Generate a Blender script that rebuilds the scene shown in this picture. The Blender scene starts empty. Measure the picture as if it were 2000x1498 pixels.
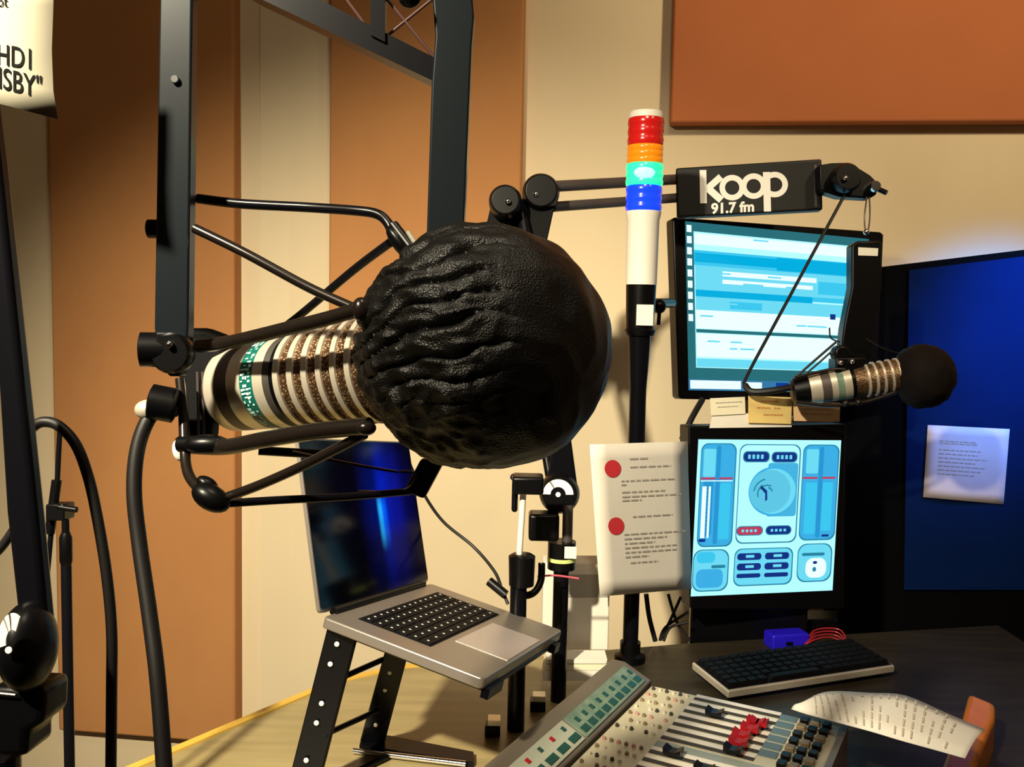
import bpy, bmesh, math, random
from mathutils import Vector as V, Matrix, noise
random.seed(7)
W, H, f = 2000, 1498, 1800.0
pit, ro = math.radians(4.3), 0.02
CAM = V((0, 0, 1.35))
Fw = V((0, math.cos(pit), -math.sin(pit)))
U0 = V((0, math.sin(pit), math.cos(pit))); R0 = V((1, 0, 0))
Up = U0 * math.cos(ro) - R0 * math.sin(ro)
Rt = R0 * math.cos(ro) + U0 * math.sin(ro)
sc = bpy.context.scene
col = sc.collection

def ray(x, y): return Fw + Rt * ((x - 1000) / f) - Up * ((y - 749) / f)
def P(x, y, d): return CAM + ray(x, y) * d
def G(x, y, z):
    r = ray(x, y); return CAM + r * ((z - CAM.z) / r.z)
def PL(x, y, q, n, off=0.0):          # point on a plane (q, n), moved off towards the viewer side
    r = ray(x, y); n = n.normalized()
    if n.dot(Fw) > 0: n = -n
    return CAM + r * ((q + n * off - CAM).dot(n) / r.dot(n))
def px(n, d): return n * d / f        # size of n photo pixels at depth d

# ---------------------------------------------------------------- materials
M = {}
def mat(name, c, rough=.5, metal=0.0, spec=.5, emit=None, es=0.0, var=None, vs=8.0, bump=0.0, bs=60.0, vscale=(1, 1, 1), sheen=0.0, coat=0.0, weave=None, bd=.0005):
    m = bpy.data.materials.new(name); m.use_nodes = True
    nt = m.node_tree; b = nt.nodes['Principled BSDF']
    b.inputs['Base Color'].default_value = (*c, 1)
    b.inputs['Roughness'].default_value = rough
    b.inputs['Metallic'].default_value = metal
    b.inputs['Specular IOR Level'].default_value = spec
    if sheen: b.inputs['Sheen Weight'].default_value = sheen
    if coat: b.inputs['Coat Weight'].default_value = coat; b.inputs['Coat Roughness'].default_value = .08
    if emit:
        b.inputs['Emission Color'].default_value = (*emit, 1); b.inputs['Emission Strength'].default_value = es
    tc = nt.nodes.new('ShaderNodeTexCoord'); mp = nt.nodes.new('ShaderNodeMapping')
    mp.inputs['Scale'].default_value = vscale
    nt.links.new(tc.outputs['Object'], mp.inputs['Vector'])
    if var:
        n = nt.nodes.new('ShaderNodeTexNoise'); n.inputs['Scale'].default_value = vs; n.inputs['Detail'].default_value = 6
        r = nt.nodes.new('ShaderNodeValToRGB'); r.color_ramp.elements[0].position = .3; r.color_ramp.elements[1].position = .72
        r.color_ramp.elements[0].color = (*c, 1); r.color_ramp.elements[1].color = (*var, 1)
        nt.links.new(mp.outputs['Vector'], n.inputs['Vector']); nt.links.new(n.outputs['Fac'], r.inputs['Fac'])
        nt.links.new(r.outputs['Color'], b.inputs['Base Color'])
    if bump:
        bn = nt.nodes.new('ShaderNodeBump'); bn.inputs['Strength'].default_value = bump; bn.inputs['Distance'].default_value = bd
        if weave:
            w = nt.nodes.new('ShaderNodeTexVoronoi'); w.inputs['Scale'].default_value = bs
            nt.links.new(tc.outputs['Object'], w.inputs['Vector']); nt.links.new(w.outputs['Distance'], bn.inputs['Height'])
            if weave != 'plain':
                r = nt.nodes.new('ShaderNodeValToRGB'); r.color_ramp.elements[0].position = .12; r.color_ramp.elements[1].position = .38
                r.color_ramp.elements[0].color = (*weave, 1); r.color_ramp.elements[1].color = (*c, 1)
                nt.links.new(w.outputs['Distance'], r.inputs['Fac']); nt.links.new(r.outputs['Color'], b.inputs['Base Color'])
        else:
            w = nt.nodes.new('ShaderNodeTexNoise'); w.inputs['Scale'].default_value = bs; w.inputs['Detail'].default_value = 4
            nt.links.new(mp.outputs['Vector'], w.inputs['Vector']); nt.links.new(w.outputs['Fac'], bn.inputs['Height'])
        nt.links.new(bn.outputs['Normal'], b.inputs['Normal'])
    M[name] = m; return m

def s2l(r, g, b): return tuple(((c / 255 + .055) / 1.055) ** 2.4 if c > 10 else c / 255 / 12.92 for c in (r, g, b))
mat('cream', (.80, .67, .45), .75, var=(.74, .60, .39), vs=2.2, vscale=(1.5, 1.5, .5), bump=.15, bs=120)
mat('panel', (.54, .25, .085), .85, var=(.46, .20, .068), vs=3, vscale=(1.2, 1.2, .7), bump=.3, bs=300)
mat('panel_red', (.50, .155, .05), .85, var=(.44, .13, .04), vs=3, bump=.3, bs=300)
mat('carpet', (.05, .045, .04), .95, bump=.5, bs=400)
mat('ceiling', (.35, .28, .2), .9, bump=.3, bs=50)
mat('black_metal', (.003, .003, .0045), .28, metal=.0, spec=.16)
mat('bar_metal', (.007, .010, .013), .25, metal=.1, spec=.38)
mat('black_plastic', (.002, .002, .0025), .33, spec=.22)
mat('matte_black', (.002, .002, .0025), .7, spec=.15)
mat('rubber', (.006, .005, .005), .5, spec=.3)
mat('dark_tube', (.014, .010, .008), .24, metal=.3, spec=.6)
mat('brown_cord', (.04, .008, .006), .6)
mat('windscreen', (.0016, .0013, .001), .46, spec=.36, bump=1.0, bs=1000, weave='plain', bd=.0003)
mat('windscreen_small', (.006, .003, .002), .8, spec=.2, bump=.6, bs=500, weave='plain')
mat('silver', (.80, .73, .60), .34, metal=.6)
mat('satin_brown', (.10, .08, .075), .42, metal=.4)
mat('grille', (.14, .07, .035), .38, metal=.8, bump=1.0, bs=620, weave=(.95, .74, .45))
mat('green_band', (.0, .11, .085), .3, var=(.45, .72, .66), vs=260, vscale=(1, 1, 1))
mat('green_plain', (.003, .10, .075), .35)
mat('band_mark', (.55, .85, .80), .4)
mat('aluminium', (.30, .265, .235), .38, metal=.6, bump=.05, bs=900)
mat('trackpad', (.46, .40, .38), .35, metal=.3)
mat('key', (.004, .004, .005), .6, spec=.12)
mat('key_mark', (.75, .78, .75), .5)
mat('glass_black', (.001, .001, .002), .12, spec=.12)
mat('paper', (.82, .78, .70), .75, var=(.78, .72, .62), vs=12)
mat('paper_lilac', (.62, .55, .60), .75, var=(.52, .45, .50), vs=14)
mat('paper_cream', (.82, .76, .56), .75)
mat('ink', (.01, .01, .01), .9, spec=.02)
mat('paper_bright', (.92, .88, .78), .7)
mat('ink_faint', (.66, .60, .48), .8)
mat('sheet_cream', (.42, .39, .29), .8)
mat('ink_grey', (.40, .37, .33), .8)
mat('ink_red', (.62, .03, .04), .6)
mat('note_yellow', (.82, .62, .22), .75, var=(.78, .55, .2), vs=40)
mat('note_orange', (.84, .55, .30), .75)
mat('ink_orange', (.60, .25, .08), .75)
mat('desk_shaded', (.034, .027, .017), .42, spec=.25, var=(.018, .0145, .010), vs=6, vscale=(1, 9, 1))  # desk laminate darkened: the shade on the right part is painted in
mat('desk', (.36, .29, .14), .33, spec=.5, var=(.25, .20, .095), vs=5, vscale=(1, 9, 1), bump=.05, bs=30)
mat('pine', (.75, .48, .08), .5, var=(.62, .38, .06), vs=20)
mat('orange_wood', (.85, .26, .04), .35, var=(.70, .17, .025), vs=30, vscale=(1, .3, 1))
mat('blue_fabric', (.001, .011, .070), .75, spec=.05, var=(.0008, .008, .048), vs=5)
mat('black_frame', (.0012, .0012, .0016), .8, spec=.05)
mat('white_plastic', (.85, .80, .70), .4)
mat('chrome', (.8, .8, .8), .15, metal=1)
mat('sticker', (.85, .82, .72), .6)
mat('yellow_tape', (.65, .75, .25), .5)
mat('pink_wire', (.75, .12, .18), .5)
mat('white_logo', (.9, .88, .82), .5, emit=None)
mat('sign_black', (.008, .0075, .0065), .5, spec=.3)
mat('console_dark', (.12, .10, .075), .45)
mat('console_face', (.36, .38, .30), .45)
mat('console_green', (.20, .27, .19), .35, var=(.10, .17, .12), vs=60)
mat('lcd', (.005, .055, .04), .25)
mat('deck', (.62, .58, .42), .4, metal=.1, bump=.05, bs=300)
mat('strip', (.82, .76, .66), .35, metal=.1)
mat('slot', (.035, .030, .025), .6)
mat('deck_grey', (.26, .30, .27), .4)
mat('deck_blue', (.10, .15, .17), .4)
mat('fader_red', (.34, .006, .010), .45, spec=.3)
mat('knob_brown', (.22, .16, .09), .4)
mat('knob_pale', (.62, .56, .44), .4)
mat('knob_pink', (.55, .27, .24), .4)
mat('armrest', (.022, .021, .019), .6)
mat('blue_plastic', (.01, .005, .35), .3, emit=(.05, .02, 1), es=.10)
mat('red_wire', (.30, .01, .02), .45)
def lampm(n, c, ec, es): mat(n, c, .2, emit=ec, es=es, coat=.5)
lampm('lamp_red', (.55, .01, .01), (.8, .02, .01), .12)
lampm('lamp_orange', (.85, .20, .01), (1, .35, .0), .35)
lampm('lamp_green', (.05, .65, .30), (.0, 1, .42), 1.0)
lampm('lamp_glow', (.3, 1, .8), (.25, 1, .85), 1.4)
lampm('lamp_blue', (.01, .04, .75), (.0, .06, 1), .7)
def scr(n, r, g, b, k=1.0): mat('scr_' + n, (.0, .0, .0), .3, spec=.2, emit=s2l(r, g, b), es=k)
scr('pale', 175, 245, 255, 1.1); scr('white', 225, 255, 255, 1.15); scr('cyan', 60, 200, 240); scr('blue', 0, 175, 225)
scr('teal', 40, 110, 120); scr('mid', 110, 220, 245); scr('deep', 10, 60, 150); scr('navy', 20, 50, 130); scr('red', 190, 60, 90)
scr('meter', 60, 175, 230); scr('meter2', 40, 150, 210); scr('outline', 40, 130, 160); scr('task', 55, 120, 165); scr('disc', 95, 200, 230); scr('disc2', 70, 180, 225)

# ---------------------------------------------------------------- builders
class MB:
    def __init__(s): s.v = []; s.f = []; s.m = []; s.mats = []; s.cur = 0
    def use(s, n):
        if n not in s.mats: s.mats.append(n)
        s.cur = s.mats.index(n); return s
    def face(s, idx): s.f.append(idx); s.m.append(s.cur)
    def add(s, vs, fs):
        b = len(s.v); s.v += [V(a) for a in vs]
        for q in fs: s.face([b + i for i in q])
        return s
    def hexa(s, a, b, c, d, t):        # quad abcd thickened by vector t
        return s.add([a, b, c, d, a + t, b + t, c + t, d + t], [(0, 1, 2, 3), (7, 6, 5, 4), (4, 5, 1, 0), (5, 6, 2, 1), (6, 7, 3, 2), (7, 4, 0, 3)])
    def box(s, c, ex, ey, ez):         # centre and half-extent vectors
        c = V(c); ex, ey, ez = V(ex), V(ey), V(ez)
        return s.hexa(c - ex - ey - ez, c + ex - ey - ez, c + ex + ey - ez, c - ex + ey - ez, ez * 2)
    def abox(s, c, x, y, z): return s.box(c, (x, 0, 0), (0, y, 0), (0, 0, z))
    def prism(s, pts, t):
        n = len(pts); pts = [V(p) for p in pts]
        return s.add(pts + [p + t for p in pts], [tuple(range(n)), tuple(range(2 * n - 1, n - 1, -1))] + [((i + 1) % n, i, n + i, n + (i + 1) % n) for i in range(n)])
    def tube(s, pts, r, seg=12, closed=False, cap=True):
        pts = [V(p) for p in pts]; n = len(pts)
        rs = r if isinstance(r, (list, tuple)) else [r] * n
        b = len(s.v); prev = None
        for i, p in enumerate(pts):
            if closed: t = pts[(i + 1) % n] - pts[i - 1]
            else: t = pts[min(i + 1, n - 1)] - pts[max(i - 1, 0)]
            t.normalize()
            if prev is None:
                a = t.cross(V((0, 0, 1)))
                if a.length < .1: a = t.cross(V((1, 0, 0)))
            else: a = prev - t * prev.dot(t)
            a.normalize(); prev = a; c = t.cross(a)
            for k in range(seg):
                an = 2 * math.pi * k / seg; s.v.append(p + (a * math.cos(an) + c * math.sin(an)) * rs[i])
        for i in range(n if closed else n - 1):
            j = (i + 1) % n
            for k in range(seg):
                k2 = (k + 1) % seg; s.face([b + i * seg + k, b + i * seg + k2, b + j * seg + k2, b + j * seg + k])
        if cap and not closed:
            s.face([b + k for k in range(seg - 1, -1, -1)]); s.face([b + (n - 1) * seg + k for k in range(seg)])
        return s
    def lathe(s, o, ax, prof, seg=40):  # prof: (t, r[, mat]) along the axis
        ax = V(ax).normalized(); a = ax.cross(V((0, 0, 1)))
        if a.length < .1: a = ax.cross(V((1, 0, 0)))
        a.normalize(); c = ax.cross(a); b = len(s.v); n = len(prof)
        for q in prof:
            for k in range(seg):
                an = 2 * math.pi * k / seg; s.v.append(V(o) + ax * q[0] + (a * math.cos(an) + c * math.sin(an)) * max(q[1], 1e-5))
        for i in range(n - 1):
            if len(prof[i]) > 2: s.use(prof[i][2])
            for k in range(seg):
                k2 = (k + 1) % seg; s.face([b + i * seg + k, b + i * seg + k2, b + (i + 1) * seg + k2, b + (i + 1) * seg + k])
        s.face([b + k for k in range(seg - 1, -1, -1)]); s.face([b + (n - 1) * seg + k for k in range(seg)])
        return s
    def ball(s, c, r, ax=None, seg=20, rings=12):
        r = r if isinstance(r, (tuple, list)) else (r, r, r)
        A = ax or (V((1, 0, 0)), V((0, 1, 0)), V((0, 0, 1))); b = len(s.v)
        for i in range(rings + 1):
            th = math.pi * i / rings
            for k in range(seg):
                ph = 2 * math.pi * k / seg
                s.v.append(V(c) + A[0] * (r[0] * math.sin(th) * math.cos(ph)) + A[1] * (r[1] * math.sin(th) * math.sin(ph)) + A[2] * (r[2] * math.cos(th)))
        for i in range(rings):
            for k in range(seg):
                k2 = (k + 1) % seg; s.face([b + i * seg + k, b + (i + 1) * seg + k, b + (i + 1) * seg + k2, b + i * seg + k2])
        return s

def tag(o, label=None, cat=None, group=None, kind=None):
    if label: o['label'] = label
    if cat: o['category'] = cat
    if group: o['group'] = group
    if kind: o['kind'] = kind
    return o
def thing(name, label, cat, loc, group=None):
    o = bpy.data.objects.new(name, None); col.objects.link(o); o.location = loc
    o.empty_display_size = .02
    return tag(o, label, cat, group)
def origin(o):
    p = V((0, 0, 0))
    while o is not None: p += V(o.location); o = o.parent
    return p
def obj(name, mb, m=None, parent=None, loc=None, bevel=0, flat=False, label=None, weld=True):
    me = bpy.data.meshes.new(name)
    off = origin(parent)
    if parent is None and loc is None:
        off = sum(mb.v, V((0, 0, 0))) / len(mb.v); off.z = min(v.z for v in mb.v)
    elif loc is not None: off = off + V(loc)
    me.from_pydata([tuple(v - off) for v in mb.v], [], [tuple(q) for q in mb.f])
    names = mb.mats if mb.mats else [m]
    for n in names: me.materials.append(M[n])
    if mb.mats:
        for p, i in zip(me.polygons, mb.m): p.material_index = i
    bm = bmesh.new(); bm.from_mesh(me)
    if weld: bmesh.ops.remove_doubles(bm, verts=bm.verts, dist=1e-6)
    bmesh.ops.dissolve_degenerate(bm, dist=1e-7, edges=bm.edges)
    bmesh.ops.recalc_face_normals(bm, faces=bm.faces); bm.to_mesh(me); bm.free()
    if not flat:
        me.shade_smooth(); me.set_sharp_from_angle(angle=math.radians(38))
    o = bpy.data.objects.new(name, me); col.objects.link(o)
    o.parent = parent
    if parent is None: o.location = off
    elif loc is not None: o.location = loc
    if bevel:
        b = o.modifiers.new('bevel', 'BEVEL'); b.width = bevel; b.segments = 3; b.limit_method = 'ANGLE'
    if label: o['label'] = label
    return o
def catmull(pts, n=8):
    pts = [V(p) for p in pts]; out = []
    for i in range(len(pts) - 1):
        p0, p1, p2, p3 = pts[max(i - 1, 0)], pts[i], pts[i + 1], pts[min(i + 2, len(pts) - 1)]
        for k in range(n):
            t = k / n
            out.append(.5 * ((2 * p1) + (p2 - p0) * t + (2 * p0 - 5 * p1 + 4 * p2 - p3) * t * t + (3 * p1 - p0 - 3 * p2 + p3) * t ** 3))
    return out + [pts[-1]]
def ptube(mb, pp, r, sm=True, seg=12):
    """pp: (px, py, depth); r in pixels at the first depth, or a list"""
    pts = [P(*q) for q in pp]
    rr = px(r, pp[0][2])
    return mb.tube(catmull(pts) if sm and len(pts) > 2 else pts, rr, seg)
def pplate(mb, pp, d, t):
    """polygon of pixels at depth d, thickened away from the viewer"""
    return mb.prism([P(x, y, d) for x, y in pp], Fw * t)
def rrect(x0, y0, x1, y1, r, n=5):
    o = []
    for cx, cy, a0 in ((x1 - r, y0 + r, -90), (x1 - r, y1 - r, 0), (x0 + r, y1 - r, 90), (x0 + r, y0 + r, 180)):
        for k in range(n + 1):
            a = math.radians(a0 + 90 * k / n); o.append((cx + r * math.cos(a), cy + r * math.sin(a)))
    return o
def text_mesh(txt, mapper, size, z=0.0, bold=0.0):
    """flat lettering; mapper(u, v) -> world point"""
    cu = bpy.data.curves.new('t', 'FONT'); cu.body = txt; cu.size = size; cu.offset = bold; cu.resolution_u = 4
    o = bpy.data.objects.new('t', cu); col.objects.link(o)
    bpy.context.view_layer.update()
    me = bpy.data.meshes.new_from_object(o.evaluated_get(bpy.context.evaluated_depsgraph_get()))
    mb = MB(); mb.v = [mapper(v.co.x, v.co.y) for v in me.vertices]; mb.f = [list(p.vertices) for p in me.polygons]; mb.m = [0] * len(mb.f)
    bpy.data.objects.remove(o); bpy.data.meshes.remove(me); bpy.data.curves.remove(cu)
    return mb
def merge(a, b, m):
    a.use(m); n = len(a.v); a.v += b.v
    for q in b.f: a.face([i + n for i in q])

# ---------------------------------------------------------------- room
WQ, WN = V((0, 2.28, 0)), V((.12, 1, 0)).normalized()
def wall_pt(x, y, off=0): return PL(x, y, WQ, WN, off)
WD = V((1, -.12, 0)).normalized()
def struct(name, mb, m, **k): return tag(obj(name, mb, m, **k), kind='structure')
b = MB().hexa(WQ - WD * 2.6 - V((0, 0, 0)), WQ + WD * 2.3, WQ + WD * 2.3 + V((0, 0, 2.7)), WQ - WD * 2.6 + V((0, 0, 2.7)), WN * .12)
struct('wall_back', b, 'cream')
struct('floor', MB().abox((-.1, .2, -.05), 2.7, 2.7, .05), 'carpet')
struct('ceiling', MB().abox((-.1, .2, 2.75), 2.7, 2.7, .05), 'ceiling')
struct('wall_left', MB().abox((-2.6, .2, 1.35), .06, 2.6, 1.35), 'cream')
struct('wall_right', MB().abox((2.25, .2, 1.35), .06, 2.6, 1.35), 'cream')
struct('wall_front', MB().abox((-.1, -2.4, 1.35), 2.7, .06, 1.35), 'ceiling')
def panel(label, x0, y0, x1, y1, ztop, ybot, m):
    a = wall_pt(x0, y0); c = wall_pt(x1, y1); zb = wall_pt((x0 + x1) / 2, ybot).z
    A = V((a.x, a.y, zb)); B = V((c.x, c.y, zb)); T = V((0, 0, ztop - zb))
    mb = MB().hexa(A, B, B + T, A + T, -WN * .045)
    o = obj('acoustic_panel', mb, m, bevel=.006); tag(o, label, 'acoustic panel'); return o
panel('tall orange-brown fabric wall panel farthest left, behind the hanging post and cables', 122, 700, 472, 700, 2.62, 1425, 'panel')
panel('orange-brown fabric wall panel in the middle, behind the slanting crossbar', 654, 300, 1022, 300, 2.62, 760, 'panel')
panel('wide rust-orange wall panel at upper right, above the radio station sign', 1308, 200, 2150, 200, 2.62, 246, 'panel_red')
a = wall_pt(540, 700); c = wall_pt(560, 700)
struct('trim_1', MB().abox((a.x, a.y, 1.35), .040, .004, 1.3), 'cream')

# ---------------------------------------------------------------- desk
DZ = .75
e0, e1, e2, e3, e4 = G(280, 1498, DZ), G(664, 1333, DZ), G(787, 1306, DZ), G(865, 1297, DZ), G(1340, 1257, DZ)
near = e0 + (e0 - e1).normalized() * .75
near.z = DZ
backr = V((.98, 1.80, DZ)); rail = V((.60, .45, DZ))
root = thing('corner_desk', 'grey-brown laminate studio desk with pine back edge, under the console and screens', 'desk', (0.1, 1.1, 0))
poly = [near, e0, e1, e2, e3, e4, backr, V((.98, 1.45, DZ)), V((.70, .9, DZ)), V((.60, .45, DZ))]
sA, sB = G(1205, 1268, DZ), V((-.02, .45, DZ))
polyL = [near, e0, e1, e2, e3, sA, sB]; polyR = [sA, e4, backr, V((.98, 1.45, DZ)), V((.70, .9, DZ)), V((.60, .45, DZ)), sB]  # top split so the right part can carry the painted shade
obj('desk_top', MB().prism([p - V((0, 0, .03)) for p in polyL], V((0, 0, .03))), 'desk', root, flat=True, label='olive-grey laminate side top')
obj('desk_top', MB().prism([p - V((0, 0, .03)) for p in polyR], V((0, 0, .03))), 'desk_shaded', root, flat=True, label='main laminate top, shade painted into its dark colour')
mb = MB()
pts = [near, e0, e1, e2, e3]
out = V((-.8, .6, 0)) * .014
for p, q in zip(pts, pts[1:]):
    mb.hexa(p + out - V((0, 0, .034)), q + out - V((0, 0, .034)), q + out + V((0, 0, .003)), p + out + V((0, 0, .003)), -out * .98)
obj('edge_band', mb, 'pine', root, label='yellow pine edge strip')
zr = .80
rl = [G(1892, 1352, zr), G(1945, 1374, zr), G(1944, 1400, zr), G(1922, 1450, zr), G(1893, 1530, zr), G(1826, 1530, zr), G(1852, 1460, zr), G(1878, 1404, zr)]
obj('wooden_rail', MB().prism([p - V((0, 0, .06)) for p in rl], V((0, 0, .06))), 'orange_wood', root, bevel=.008, label='orange varnished wooden side rail')
for x, y in ((-.42, .95), (-.1, 1.42), (.85, 1.62), (.55, .6)):
    obj('leg', MB().abox((x, y, .36), .025, .025, .36), 'black_metal', root)

# ---------------------------------------------------------------- blue divider at the right
bp, bn = P(1728, 900, 2.0), V((.32, .95, 0))
n = bn.normalized()
tl, tr = PL(1640, 531, bp, bn), PL(2090, 477, bp, bn)
bl, br = V((tl.x, tl.y, .02)), V((tr.x, tr.y, .02))
root = thing('divider_panel', 'tall dark blue fabric divider with black frame, standing at the right behind the desk', 'divider', ((tl.x + tr.x) / 2, (tl.y + tr.y) / 2, 0))
obj('backing', MB().hexa(bl, br, tr, tl, n * .03), 'black_frame', root)
obj('fabric', MB().hexa(PL(1765, 1150, bp, bn), PL(2070, 1150, bp, bn), PL(2075, 492, bp, bn), PL(1775, 528, bp, bn), -n * .008), 'blue_fabric', root, label='dark blue fabric infill')
# note on the divider
mb = MB(); mb.use('paper_lilac')
def noteq(u, v, off):
    xx = (1812 * (1 - u) + 1972 * u) * (1 - v) + (1803 * (1 - u) + 1960 * u) * v
    yy = (830 * (1 - u) + 838 * u) * (1 - v) + (971 * (1 - u) + 985 * u) * v
    return PL(xx, yy, bp, bn, .010 + off + .003 * math.sin(u * 5) * v + .003 * v)
N = 8
for i in range(N):
    for j in range(N):
        mb.add([noteq(i / N, j / N, 0), noteq((i + 1) / N, j / N, 0), noteq((i + 1) / N, (j + 1) / N, 0), noteq(i / N, (j + 1) / N, 0)], [(3, 2, 1, 0)])
o = obj('paper_note', mb, None); tag(o, 'small lilac-white printed sheet taped to the dark blue divider', 'paper')
s_ = o.modifiers.new('s', 'SOLIDIFY'); s_.thickness = .0006
def text_lines(mapq, rows, m, h=.012):
    mb = MB(); mb.use(m)
    for v, u0, u1 in rows:
        u = u0
        while u < u1:
            w = random.uniform(.03, .09)
            mb.add([mapq(u, v), mapq(min(u + w, u1), v), mapq(min(u + w, u1), v + h), mapq(u, v + h)], [(3, 2, 1, 0)])
            u += w + .015
    return mb
obj('printed_text', text_lines(lambda u, v: noteq(u, v, .0012), [(.2, .16, .62), (.23, .16, .62)] + [(.32 + .055 * k, .16, random.uniform(.6, .85)) for k in range(7)], 'ink_grey', .013), None, o, flat=True)

# ---------------------------------------------------------------- monitors
def flatq(mb, m, pts, q, n, off):
    mb.use(m); mb.add([PL(x, y, q, n, off) for x, y in pts], [tuple(range(len(pts)))])
# upper
uq, un = V((.322, 1.8614, 1.5472)), V((-.223, .970, -.0975)).normalized()
root = thing('monitor', 'upper monitor with pale cyan window on screen, behind the hanging radio sign', 'monitor', (.545, 1.93, .75))
fr = [(1314, 427), (1318, 424), (1720, 453), (1726, 458), (1713, 782), (1708, 787), (1331, 779), (1326, 775)]
obj('housing', MB().prism([PL(x, y, uq, un) for x, y in fr], un * .035), 'black_plastic', root, bevel=.003)
UQ = [(1338, 432), (1697, 467), (1686, 768), (1345, 762)]
def sq(Q, u, v):
    (a, b_), (c, d), (e, g), (h, i) = Q
    return ((a * (1 - u) + c * u) * (1 - v) + (h * (1 - u) + e * u) * v, (b_ * (1 - u) + d * u) * (1 - v) + (i * (1 - u) + g * u) * v)
def rect(Q, u0, v0, u1, v1): return [sq(Q, u0, v0), sq(Q, u1, v0), sq(Q, u1, v1), sq(Q, u0, v1)]
mb = MB()
flatq(mb, 'scr_teal', UQ, uq, un, .0006)
flatq(mb, 'scr_pale', rect(UQ, .045, .055, .97, .88), uq, un, .0010)
k = .0014
for m_, r in [('scr_white', (.05, .065, .96, .13)), ('scr_cyan', (.045, .165, .97, .255)), ('scr_blue', (.05, .18, .5, .235)), ('scr_blue', (.5, .17, .97, .25)),
              ('scr_mid', (.05, .255, .97, .40)), ('scr_white', (.2, .28, .72, .31)), ('scr_white', (.2, .33, .70, .355)), ('scr_cyan', (.73, .30, .94, .38)),
              ('scr_blue', (.05, .40, .70, .44)), ('scr_cyan', (.70, .40, .97, .43)), ('scr_mid', (.05, .44, .97, .52)), ('scr_cyan', (.24, .46, .42, .505)),
              ('scr_white', (.05, .52, .97, .63)), ('scr_teal', (.05, .635, .97, .655)), ('scr_white', (.05, .66, .97, .80)), ('scr_mid', (.05, .81, .97, .86)),
              ('scr_teal', (.045, .865, .97, .90)), ('scr_task', (.0, .935, 1, 1)), ('scr_white', (.01, .94, .30, .99)), ('scr_white', (.32, .945, .42, .985)), ('scr_deep', (.5, .945, .98, .99))]:
    flatq(mb, m_, rect(UQ, *r), uq, un, k); k += .00002
for i in range(9):
    v0 = .02 + i * .066
    flatq(mb, 'scr_white', rect(UQ, .008, v0, .034, v0 + .042), uq, un, .0022)
for i in range(14):
    v0 = random.choice((.07, .1, .29, .345, .47, .55, .58, .7, .74)); u0 = random.uniform(.06, .7)
    flatq(mb, 'scr_mid', rect(UQ, u0, v0, u0 + random.uniform(.03, .12), v0 + .01), uq, un, .0023)
flatq(mb, 'scr_navy', rect(UQ, .80, .50, .83, .535), uq, un, .0024)
obj('screen', mb, None, root, flat=True, label='lit screen showing a pale cyan program window')
c = PL(1520, 620, uq, un) + un * .036
obj('stand', MB().tube([c, c + V((0, .04, 0)), V((c.x, c.y + .05, 1.2)), V((c.x, c.y + .05, .77))], .016).abox((c.x, c.y + .02, .76), .09, .08, .008), 'black_metal', root)
# lower
lq, ln = P(1345, 1000, 1.64), V((-.235, .971, -.031)).normalized()
root = thing('monitor', 'lower square monitor showing blue level meters and round clock, on the desk', 'monitor', (.43, 1.62, .75))
fr = [(1345, 832), (1650, 828), (1652, 832), (1650, 1186), (1646, 1190), (1352, 1190), (1348, 1186)]
obj('housing', MB().prism([PL(x, y, lq, ln) for x, y in fr], ln * .04), 'black_plastic', root, bevel=.003)
LQ = [(1364, 858), (1643, 860), (1626, 1153), (1349, 1165)]
mb = MB(); flatq(mb, 'scr_pale', LQ, lq, ln, .0006); k = .001
def rr_(m_, u0, v0, u1, v1, r=.03):
    global k
    flatq(mb, m_, [sq(LQ, u, v) for u, v in rrect(u0, v0, u1, v1, min(r, (u1 - u0) / 2.01, (v1 - v0) / 2.01))], lq, ln, k); k += .00002
def outl(u0, v0, u1, v1, r=.05):
    rr_('scr_outline', u0 - .006, v0 - .006, u1 + .008, v1 + .008, r)
outl(.03, .03, .265, .68); rr_('scr_meter', .03, .03, .265, .68, .05)
rr_('scr_meter2', .135, .04, .165, .67, .01); rr_('scr_mid', .045, .06, .13, .24, .01); rr_('scr_cyan', .17, .28, .245, .64, .01); rr_('scr_meter2', .05, .26, .12, .62, .02)
rr_('scr_white', .045, .30, .075, .63, .004); rr_('scr_white', .09, .30, .105, .63, .004); rr_('scr_navy', .035, .635, .085, .655, .01)
rr_('scr_red', .03, .243, .135, .256, .002); rr_('scr_red', .16, .243, .255, .256, .002); rr_('scr_white', .03, .262, .255, .268, .002)
for i in range(12): rr_('scr_teal', .08, .31 + i * .026, .088, .316 + i * .026, .001)
outl(.30, .035, .715, .665); rr_('scr_pale', .30, .035, .715, .665, .05)
rr_('scr_disc2', .50, .15, .71, .50, .02)
for (u0, v0, u1, v1, m_) in [(.325, .08, .50, .14, 'scr_navy'), (.525, .083, .695, .142, 'scr_navy'), (.305, .565, .48, .615, 'scr_red'), (.51, .565, .68, .615, 'scr_navy')]:
    rr_('scr_outline', u0 - .006, v0 - .006, u1 + .006, v1 + .006, .03); rr_(m_, u0, v0, u1, v1, .03)
    for q in range(4):
        x0 = u0 + .03 + q * .03; rr_('scr_mid', x0, v0 + .016, x0 + .018, v1 - .016, .003)
def disc(m_, cu, cv, r, n=36):
    global k
    flatq(mb, m_, [sq(LQ, cu + r * math.cos(2 * math.pi * i / n), cv + r * .96 * math.sin(2 * math.pi * i / n)) for i in range(n)], lq, ln, k); k += .00002
disc('scr_meter', .535, .335, .165); disc('scr_mid', .545, .335, .155); disc('scr_disc', .52, .335, .145)
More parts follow.
